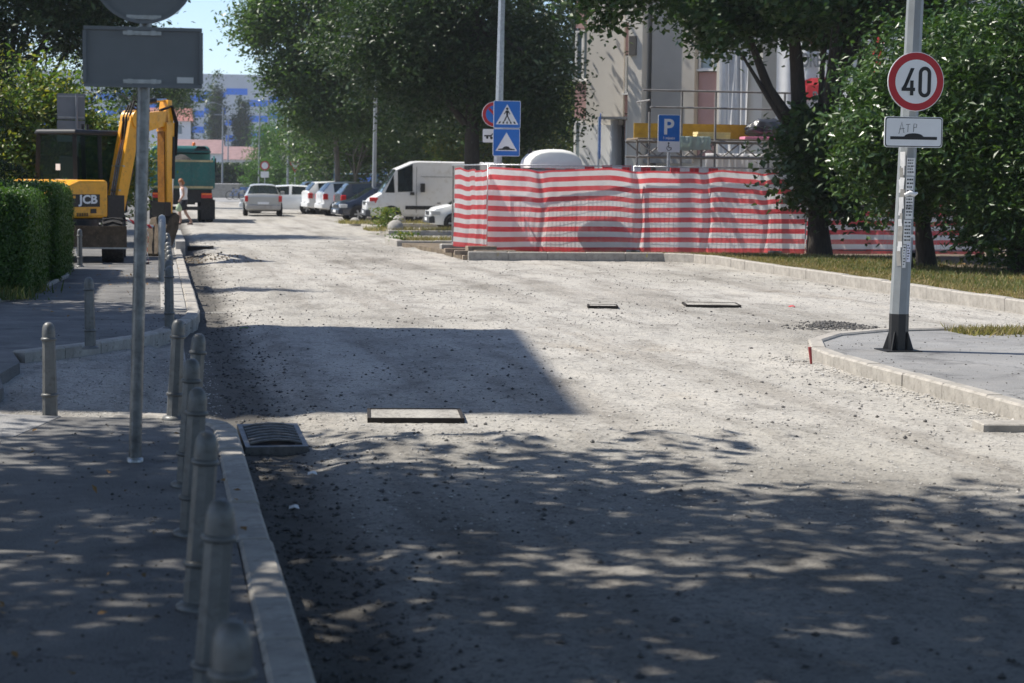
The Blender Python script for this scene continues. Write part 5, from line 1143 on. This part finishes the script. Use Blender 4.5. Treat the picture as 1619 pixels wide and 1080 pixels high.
def seeglass():
    q = NT('cab_window_glass'); q.setc((.03, .05, .045)); q.b.inputs['Roughness'].default_value = .03
    tp = q.n('ShaderNodeBsdfTransparent'); tp.inputs[0].default_value = (.48, .62, .56, 1); mx = q.n('ShaderNodeMixShader', i_0=.9); q.l(q.b.outputs[0], mx.inputs[1]); q.l(tp.outputs[0], mx.inputs[2]); q.l(mx.outputs[0], q.out.inputs[0]); return q.m
M_see = seeglass(); g.build('cab_glass', M_see, t)
MB().box(-.55, -.1, .2, .32, 1.3, 2.15, cab_M, ch=.03).build('seat', M_black, t)
MB().box(-.32, -.2, d0 + .0, d0 + .012, 1.85, 1.98, cab_M).build('sticker', M_white, t)
MB().tube([up(.0, .3, z1 + .02), up(.0, .3, z1 + .14)], .035, 8).build('work_lamp', M_mach, t); MB().tube([up(.14, .3, z1 + .02), up(.14, .3, z1 + .14)], .035, 8).build('work_lamp', M_mach, t)
def upb(x, v, z): return up(x - .12, .85 + (v - .95) * .66, z)
SD = UP.to_3x3() @ Vector((1, 0, 0))
b0, b1, b2, b3 = upb(.50, .95, 1.05), upb(.50, 1.75, 2.8), upb(.50, 2.0, 2.95), upb(.50, 3.35, 3.0)
for off in (-.11, .11):
    o_ = SD * off
    MB().beam(b0 + o_, b1 + o_ + Vector((0, 0, .15)), .07, .30, .34, SD).build('boom_plate', M_yel, t)
MB().beam(b0, b1, .15, .22, .26, SD).build('boom', M_yeld, t); MB().beam(b2 - Vector((0, 0, .1)), b3, .22, .42, .3, SD).build('boom', M_yel, t)
lathM = UP @ Matrix.Translation((.38, 1.42, 2.93)) @ Matrix.Rotation(R(90), 4, 'Y')
MB().lathe([(.2, -.17), (.2, .17)], 18, lathM).build('boom_joint', M_yel, t); MB().lathe([(.05, -.2), (.05, .2)], 12, lathM).build('pin', M_mach, t)
ar0, ar1 = upb(.5, 3.45, 3.38), upb(.5, 3.36, .95)
MB().beam(ar0, upb(.5, 3.4, 2.7), .22, .12, .32, SD).build('dipper_arm', M_yel, t); MB().beam(upb(.5, 3.4, 2.7), ar1, .18, .30, .20, SD).build('dipper_arm', M_yeld, t)
for off in (.13,): MB().beam(upb(.5, 3.4, 2.9) + SD * off, ar1 + SD * off, .05, .26, .16, SD).build('arm_plate', M_yel, t)
MB().tube([upb(.5, 2.2, 3.3), upb(.5, 2.9, 3.36)], .06, 10).build('ram', M_mach, t); MB().tube([upb(.5, 2.9, 3.36), ar0], .035, 10).build('ram_rod', M_chrome, t)
MB().tube([upb(.5, 1.3, 1.15), upb(.5, 1.75, 1.9)], .06, 10).build('ram', M_mach, t)
MB().tube([upb(.64, 3.56, 2.6), upb(.64, 3.52, 1.7)], .05, 10).build('ram', M_mach, t); MB().tube([upb(.64, 3.52, 1.7), upb(.62, 3.5, 1.1)], .03, 10).build('ram_rod', M_chrome, t)
for k in range(4):
    u_ = (k - 1.5) * .05
    MB().tube([upb(.5 + u_, .80, 1.1), upb(.5 + u_, 1.15, 2.0), upb(.5 + u_, 1.45, 2.55)], .012, 6).build('hydraulic_pipe', M_galv, t)
for k, (a_, b_) in enumerate(((-.08, 0), (0, .05), (.08, .1))):
    MB().tube([upb(.5 + a_, 1.42, 2.5), upb(.5 + a_, 1.5, 2.95), upb(.5 + a_, 1.75, 3.22 + b_), upb(.5 + a_, 2.1, 3.15 + b_), upb(.5 + a_, 2.5, 3.12)], .022, 8).build('hose', M_rub, t)
    MB().tube([upb(.6 + a_ * .4, 3.0, 3.15), upb(.62 + a_ * .4, 3.5, 3.25), upb(.66 + a_ * .4, 3.68, 2.9), upb(.66 + a_ * .4, 3.6, 2.2)], .022, 8).build('hose', M_rub, t)
    MB().tube([upb(.4 + a_, .55, 1.0), upb(.5 + a_, .72, .8), upb(.5 + a_, .85, 1.15)], .02, 8).build('hose', M_rub, t)
for z, v_ in ((1.45, .92), (1.95, 1.12)): MB().beam(upb(.34, v_, z), upb(.66, v_, z), .03, .05, side=(0, 0, 1)).build('pipe_clamp', M_galv, t)
bk = [(-.1, .85), (.12, .98), (.26, .9), (.2, .62), (.02, .28), (-.2, .08), (-.42, .02), (-.5, .1), (-.38, .3), (-.25, .55)]
MB().prism(bk, -.26, .26, UP @ Matrix.Translation((.36, 2.42, .0)) @ frame((0, 0, 0), (0, 1, 0), (0, 0, 1))).build('bucket', M_mud, t, .015)
MB().beam(upb(.5, 3.5, 1.2), upb(.5, 3.62, .85), .12, .1, side=SD).build('bucket_link', M_mach, t)
MB().box(.34, .70, -.5, -.3, .95, 1.25, UP @ Matrix.Translation((-.12, 2.72, -.05))).build('quick_hitch', M_mach, t)

# ------------------------------------------------------------------ woman walking
def skin_body(name, joints, edges, mat, parent):
    me = bpy.data.meshes.new(name); me.from_pydata([j[:3] for j in joints], edges, [])
    o = bpy.data.objects.new(name, me); col.objects.link(o)
    o.modifiers.new('skin', 'SKIN'); 
    for v_, j in zip(me.skin_vertices[0].data, joints): v_.radius = (j[3], j[4] if len(j) > 4 else j[3])
    me.skin_vertices[0].data[0].use_root = True
    s_ = o.modifiers.new('sub', 'SUBSURF'); s_.levels = 2; s_.render_levels = 2
    bpy.context.view_layer.update(); me2 = bpy.data.meshes.new_from_object(o.evaluated_get(bpy.context.evaluated_depsgraph_get()))
    bpy.data.objects.remove(o); me2.polygons.foreach_set('use_smooth', [True] * len(me2.polygons)); me2.materials.clear()
    return link_mesh(name, me2, mat, parent)
t = thing('person', 'person in white tank top and dark shorts walking with a plastic bag', 'person', (.42, 75.9, 0), PI)
SK = simple('skin', (.50, .30, .22), .6, 0, .08, 6)
J = [(0, 0, .90, .13, .15), (.0, 0, 1.10, .115, .135), (.03, 0, 1.30, .12, .15), (.07, 0, 1.42, .06), (.10, 0, 1.50, .055), (.13, 0, 1.59, .08, .075), (.14, 0, 1.66, .075, .07),
     (.02, .09, .84, .10), (.16, .10, .47, .062), (.13, .10, .30, .058), (.12, .1, .09, .04), (.24, .1, .04, .035),
     (-.03, -.09, .84, .10), (-.06, -.10, .47, .062), (-.17, -.10, .30, .058), (-.30, -.1, .12, .04), (-.22, -.1, .05, .035),
     (.04, .19, 1.36, .055), (.0, .23, 1.12, .045), (.14, .22, .92, .035), (.2, .21, .84, .035), (.04, -.19, 1.36, .055), (-.03, -.23, 1.12, .045), (.06, -.22, .92, .035), (.1, -.21, .84, .035)]
Ed = [(0, 1), (1, 2), (2, 3), (3, 4), (4, 5), (5, 6), (0, 7), (7, 8), (8, 9), (9, 10), (10, 11), (0, 12), (12, 13), (13, 14), (14, 15), (15, 16), (2, 17), (17, 18), (18, 19), (19, 20), (2, 21), (21, 22), (22, 23), (23, 24)]
bdy = skin_body('body', J, Ed, SK, t)
MB().lathe([(.14, .86), (.155, .95), (.135, 1.1), (.155, 1.25), (.15, 1.36), (.07, 1.42)], 20, Matrix.Diagonal((.95, 1.15, 1, 1))).build('tank_top', simple('white_cotton', (.72, .72, .74), .9, 0, .1, 8), t)
m = MB(); m.lathe([(.13, .78), (.16, .9), (.14, .98)], 20, Matrix.Diagonal((1, 1.15, 1, 1)))
m.tube([(0, .085, .88), (.06, .095, .7), (.11, .1, .55)], [.125, .115, .095], 14); m.tube([(0, -.085, .88), (-.02, -.095, .7), (-.045, -.1, .55)], [.125, .115, .095], 14)
m.build('shorts', simple('dark_cotton', (.02, .022, .03), .9, 0, .2, 8), t)
HR = simple('red_blond_hair', (.34, .13, .045), .6, 0, .25, 20)
m = MB()
Ul, Vl = np.meshgrid(np.linspace(0, 2 * np.pi, 17)[:-1], np.linspace(.05, np.pi * .62, 9))
Vh = np.stack([.10 * np.sin(Vl) * np.cos(Ul) - .015, .092 * np.sin(Vl) * np.sin(Ul), .105 * np.cos(Vl)], 2).reshape(-1, 3)
m.add([(p[0] + .12, p[1], p[2] + 1.625) for p in Vh], [(a * 16 + b, a * 16 + (b + 1) % 16, (a + 1) * 16 + (b + 1) % 16, (a + 1) * 16 + b) for a in range(8) for b in range(16)], True); m.tube([(.03, 0, 1.6), (.02, 0, 1.53), (.04, 0, 1.47)], [.07, .06, .02], 10); m.build('hair', HR, t)
for y_, x_ in ((.1, .20), (-.1, -.25)): MB().box(x_ - .1, x_ + .12, y_ - .045, y_ + .045, 0, .06, ch=.02).build('sandal', simple('brown_leather', (.08, .04, .03), .7, 0, .2, 8), t)
o = MB().lathe([(.01, .32), (.03, .28), (.09, .2), (.12, .08), (.08, 0)], 12, Matrix.Diagonal((1, .6, 1, 1))).build('shopping_bag', simple('pale_green_plastic', (.45, .55, .33), .4, 0, .2, 9), None); o.location = (.24, 75.68, .50)
prop(o, 'pale green plastic bag carried by the walking person', 'bag')

# ------------------------------------------------------------------ small things on the road and pavement
# drain grate
t = thing('drain_grate', 'dark cast iron drain grate raised beside the kerb', 'drain', (.24, 13.55, -.03), .06); t.rotation_euler[0] = R(8)
m = MB(); m.box(-.21, .21, -.30, -.26, -.06, .085); m.box(-.21, .21, .26, .30, -.06, .085); m.box(-.21, -.175, -.259, .259, -.06, .085); m.box(.175, .21, -.259, .259, -.06, .085)
M_iron = simple('cast_iron', (.20, .195, .19), .5, .4, .4, 14, .5, 0, (.10, .09, .08)); m.build('grate_frame', M_iron, t)
MB().box(-.174, .174, -.259, .259, -.06, -.02).build('sump', M_black, t)
for k in range(7):
    y_ = -.22 + k * .07
    MB().tube([(-.174, y_, .088), (-.09, y_ + .018, .10), (0, y_ + .024, .105), (.09, y_ + .018, .10), (.174, y_, .088)], .011, 6).build('grate_bar', M_iron, t)
def block(name, label, x0, x1, y0, y1, z1, mat, cat, rz=0, group=None, z0=-.08):
    o = MB().box(-(x1 - x0) / 2, (x1 - x0) / 2, -(y1 - y0) / 2, (y1 - y0) / 2, z0, z1, ch=.008).build(name, mat, None); o.location = ((x0 + x1) / 2, (y0 + y1) / 2, 0); o.rotation_euler[2] = rz
    return prop(o, label, cat, group)
M_shadeiron = simple('iron_shade_painted', (.035, .03, .026), .8, .2, .4, 9, .3, 0, (.07, .055, .045))  # manhole frame iron, coloured darker to paint in the shade on its faces
def manhole(label, x0, x1, y0, y1, z1, rz):
    t = thing('manhole_cover', label, 'manhole', ((x0 + x1) / 2, (y0 + y1) / 2, 0), rz, 'manhole slabs in the road'); a, b = (x1 - x0) / 2, (y1 - y0) / 2
    m = MB(); m.box(-a, a, -b, -b + .025, -.06, z1); m.box(-a, a, b - .025, b, -.06, z1); m.box(-a, -a + .025, -b + .026, b - .026, -.06, z1); m.box(a - .025, a, -b + .026, b - .026, -.06, z1); m.build('shade_painted_frame', M_shadeiron, t)
    MB().box(-a + .026, a - .026, -b + .026, b - .026, -.05, z1 - .006).build('dusty_lid', M_gravel, t)
manhole('long manhole cover proud of the gravel in the sunny strip by the grate', 1.03, 1.75, 14.55, 15.2, .038, -.10)
manhole('small manhole cover with shade painted edges out in the sunny gravel', 5.55, 5.98, 27.7, 28.1, .035, -.17)
manhole('wide manhole cover in the gravel near the verge kerb', 7.05, 7.85, 27.8, 28.5, .042, -.17)
manhole('low manhole cover in the far gravel beside the bollard row', .25, .8, 50.2, 50.9, .07, -.17)
block('kerb_block', 'loose kerb stone with dark end lying by the island kerb', 5.42, 6.2, 13.55, 13.85, .07, M_kerb, 'kerb stone', -.13)
block('leaning_slab', 'grey concrete slab edge beside the far kerb behind the bollards', -.12, .1, 47, 58, .30, M_conc, 'slab', 0)
for k, (x, y, r_) in enumerate(((7.15, 65.1, .27), (8.5, 75.4, .25), (6.9, 76.3, .22))):
    t = thing('concrete_dome', ['concrete half dome on the parking island by the weeds', 'concrete half dome in front of the van wheel', 'concrete half dome at the nose of the van'][k], 'bollard', (x, y, .1 if k < 2 else 0), 0, 'concrete domes at the parking')
    MB().lathe([(r_ * 1.05, 0), (r_ * 1.05, .1)], 20).build('base', M_conc, t); MB().lathe([(r_ * math.cos(a), .1 + r_ * math.sin(a)) for a in np.linspace(0, 1.5, 9)], 24).build('dome', M_conc, t)
def weeds(x, y, h, label, n=500):
    P = np.stack([rng.normal(0, .22, n), rng.normal(0, .22, n), rng.random(n) * h], 1); t = thing('weed_clump', label, 'weeds', (x, y, .1), 0, 'weed clumps')
    leaves(P, rng.normal(0, .6, (n, 3)) + np.array([0, 0, .5]), .12, L_bush, 'foliage', t, .4); MB().tube([(0, 0, 0), (.03, 0, h * .8)], [.02, .008], 6).build('stem', M_barkg, t)
weeds(6.95, 66.3, .75, 'green weed clump beside the concrete half dome', 700); weeds(6.2, 55.0, .25, 'low weeds on the nearest parking island', 200)
# tube hoop barrier and tape by the excavator
t = thing('hoop_barrier', 'thick grey steel hoop barrier on the far pavement', 'barrier', (-.46, 32.4, .1))
MB().tube([(0, 0, 0), (0, 0, .72), (0, .12, .92), (0, .35, 1.0), (0, 1.5, 1.0), (0, 1.75, .92), (0, 1.87, .72), (0, 1.87, 0)], .062, 12).build('hoop', M_pole, t)
for y_ in (0, 1.87): MB().lathe([(.1, 0), (.1, .012), (.065, .02)], 14, Matrix.Translation((0, y_, 0))).build('flange', M_pole, t)
def tape_mat():
    q = NT('barrier_tape'); v_ = q.n('ShaderNodeUVMap').outputs[0]; wv = q.n('ShaderNodeTexWave', wave_type='BANDS', bands_direction='DIAGONAL'); wv.inputs['Scale'].default_value = 3; q.l(q.obj(), wv.inputs[0])
    q.setc(q.ramp(wv.outputs[1], [(.48, (.72, .71, .70)), (.52, (.6, .04, .05))])); q.b.inputs['Roughness'].default_value = .4; return q.m
M_tape = tape_mat()
def tape(label, pts, wd=.075):
    pts = [Vector(p) for p in pts]; m = MB(); vs = []
    for i, p in enumerate(pts): vs += [p + Vector((0, .01 * math.sin(i * 2), wd / 2)), p + Vector((0, -.02 * math.sin(i * 1.7), -wd / 2))]
    m.add(vs, [(2 * i, 2 * i + 1, 2 * i + 3, 2 * i + 2) for i in range(len(pts) - 1)], True); o = m.build('barrier_tape', M_tape); s_ = o.modifiers.new('thick', 'SOLIDIFY'); s_.thickness = .003
    return prop(o, label, 'tape', 'barrier tapes round the excavator')
tape('red and white tape strung from the excavator to the bucket', [(-1.2 + .1 * i, 43.2 + .05 * i, .82 - .02 * i + .004 * (i - 4) ** 2) for i in range(9)])
o = tape('red and white tape end hanging down near the bucket', [(-.72 + .012 * math.sin(i), 39.2, .72 - .075 * i) for i in range(9)]); 
t = thing('tape_post', 'thin pale post holding the red and white tape', 'post', (-.78, 39.25, .1)); MB().tube([(0, 0, 0), (.0, 0, .95)], .03, 8).build('post', M_white, t); MB().lathe([(.09, 0), (.09, .03)], 12).build('foot', M_mach, t)
# stakes, paper and litter
for k, (x, y, z, h, a) in enumerate(((6.0, 19.0, .0, .17, .25),)):
    o = MB().tube([(0, 0, 0), (-.02, 0, h)], [.012, .018], 6).build('marker_stake', simple('faded_red', (.32, .05, .05), .7, 0, .2, 9)); o.location = (x - .06, y + .1, z); prop(o, 'small red marker stake leaning on the island kerb', 'stake')
for k, (x, y, mat, s_, lab_) in enumerate(((.42, 12.3, M_paper, .03, 'scrap of white paper on the dark soil by the grate'), (.22, 11.0, M_paper, .03, 'grey scrap of paper in the trench along the kerb'), (8.6, 27.9, M_lred, .05, 'small red scrap on the gravel near the slab'), (10.9, 44.9, M_paper, .09, 'white litter under the striped fence'), (12.9, 44.95, M_yel, .08, 'yellow litter under the striped fence'), (.5, 24.2, L_willow, .06, 'green leaf lying on the shaded gravel'))):
    m = MB(); m.add([(-s_, -s_ * .5, .01), (0, -s_ * .6, .02), (s_, -s_ * .3, .008), (s_ * .8, s_ * .7, .025), (s_ * .2, s_ * .4, .03), (-s_ * .9, s_ * .5, .02)], [(0, 1, 4, 5), (1, 2, 3, 4)]); o = m.build('litter', mat); o.modifiers.new('thick', 'SOLIDIFY').thickness = .004
    o.location = (x, y, float(road_z(np.array([x]), np.array([y]))[0]) if y < 40 else .11); prop(o, lab_, 'litter', 'litter on the street')
# tree stump-like pile and pipes
t = thing('blue_fence', 'blue wire fence behind the parked cars and yield sign', 'fence', (10.6, 128, 0)); M_bf = simple('blue_fence_paint', (.05, .13, .22), .6, 0, .2, 4)
for k in range(7): MB().tube([(k * 2.4, k * -3, 0), (k * 2.4, k * -3, 3.0)], .04, 8).build('post', M_bf, t)
for z in (.3, 1.2, 2.1, 2.95): MB().tube([(0, 0, z), (14.4, -18, z)], .025, 6).build('rail', M_bf, t)
# bicycles
def bike(x, y, z, a, label):
    t = thing('bicycle', label, 'bicycle', (x, y, z), a, 'rental bicycles in a row'); M_bk = simple('bike_blue', (.10, .20, .45), .4, 0, .1, 4)
    for sx in (-.55, .55):
        m = MB(); m.tube([(sx + .33 * math.cos(q), 0, .34 + .33 * math.sin(q)) for q in np.linspace(0, 6.283, 22)], .022, 6, False); m.build('wheel', M_rub, t)
        m = MB()
        for q in range(6): m.tube([(sx, 0, .34), (sx + .32 * math.cos(q * 1.047), 0, .34 + .32 * math.sin(q * 1.047))], .006, 4)
        m.build('spokes', M_galv, t)
    m = MB(); m.tube([(-.55, 0, .34), (-.1, 0, .32), (.42, 0, .85)], .025, 6); m.tube([(-.1, 0, .32), (-.22, 0, .9)], .025, 6); m.tube([(-.55, 0, .34), (-.2, 0, .78), (.42, 0, .8)], .022, 6); m.tube([(.55, 0, .34), (.40, 0, 1.0)], .025, 6); m.build('frame', M_bk, t)
    MB().box(-.33, -.1, -.07, .07, .9, .96, ch=.02).build('saddle', M_black, t); MB().tube([(.33, -.28, 1.05), (.42, 0, 1.02), (.33, .28, 1.05)], .015, 6).build('handlebar', M_black, t); MB().box(.48, .8, -.13, .13, .78, 1.0).build('basket', M_bk, t)
for k in range(6): bike(5.6 + .5 * k, 161 + .3 * k, 0.012, .4, '%s blue rental bicycle in the rack, counted from the dump truck side' % 'first second third fourth fifth sixth'.split()[k])
# far hedge behind the steps
def far_hedge(x0, x1, y, h, label):
    t = thing('far_hedge', label, 'hedge', ((x0 + x1) / 2, y, 1.2)); n = 9000; P = np.stack([rng.uniform(x0, x1, n) - (x0 + x1) / 2, rng.normal(0, .4, n), rng.random(n) * h], 1)
    leaves(P, rng.normal(0, .6, (n, 3)) + np.array([0, -.3, .5]), .3, L_dark, 'foliage', t); MB().box(-(x1 - x0) / 2, (x1 - x0) / 2, .1, .6, 0, h * .9).build('inner_twigs', simple('hedge_twigs', (.022, .026, .012), 1), t)
far_hedge(-4, 11, 196, 2.0, 'dark hedge behind the white sedan on the terrace')

stones('pavement_grit', 2600, None, None, .003, .014, M_st2, lambda n: (-np.abs(rng.normal(0, .7, n)) - .05, 6 * (38 / 6) ** rng.random(n)), 'fine grit and crumbs on the left pavement', zf=lambda x, y: x * 0 + np.where((y > 14.3) & (y < 20.2), 0.0, .1))
stones('island_grit', 1500, None, None, .003, .014, M_st2, lambda n: (6.2 + 5 * rng.random(n), rng.uniform(12, 21.5, n)), 'fine dark grit on the traffic island asphalt', zf=lambda x, y: x * 0 + .1)
blades('pavement_leaves', 'small fallen leaves on the left pavement', 160, lambda n: (-3.2 * rng.random(n) ** 1.3 - .1, np.where(rng.random(n) < .5, rng.uniform(6, 13.5, n), rng.uniform(24, 38, n))), L_litter, .03, .05, .095, 'leaves', True)
# ------------------------------------------------------------------ dusty summer air
hz = NT('dusty_air'); pv = hz.n('ShaderNodeVolumePrincipled'); pv.inputs['Color'].default_value = (.86, .91, 1, 1); pv.inputs['Density'].default_value = .0003; pv.inputs['Anisotropy'].default_value = .2
hz.t.nodes.remove(hz.b); hz.l(pv.outputs[0], hz.out.inputs['Volume'])
o = MB().box(-120, 160, -40, 470, -1.2, 27).build('haze', hz.m); prop(o, 'pale dusty summer air over the whole street', 'haze', None, 'stuff')
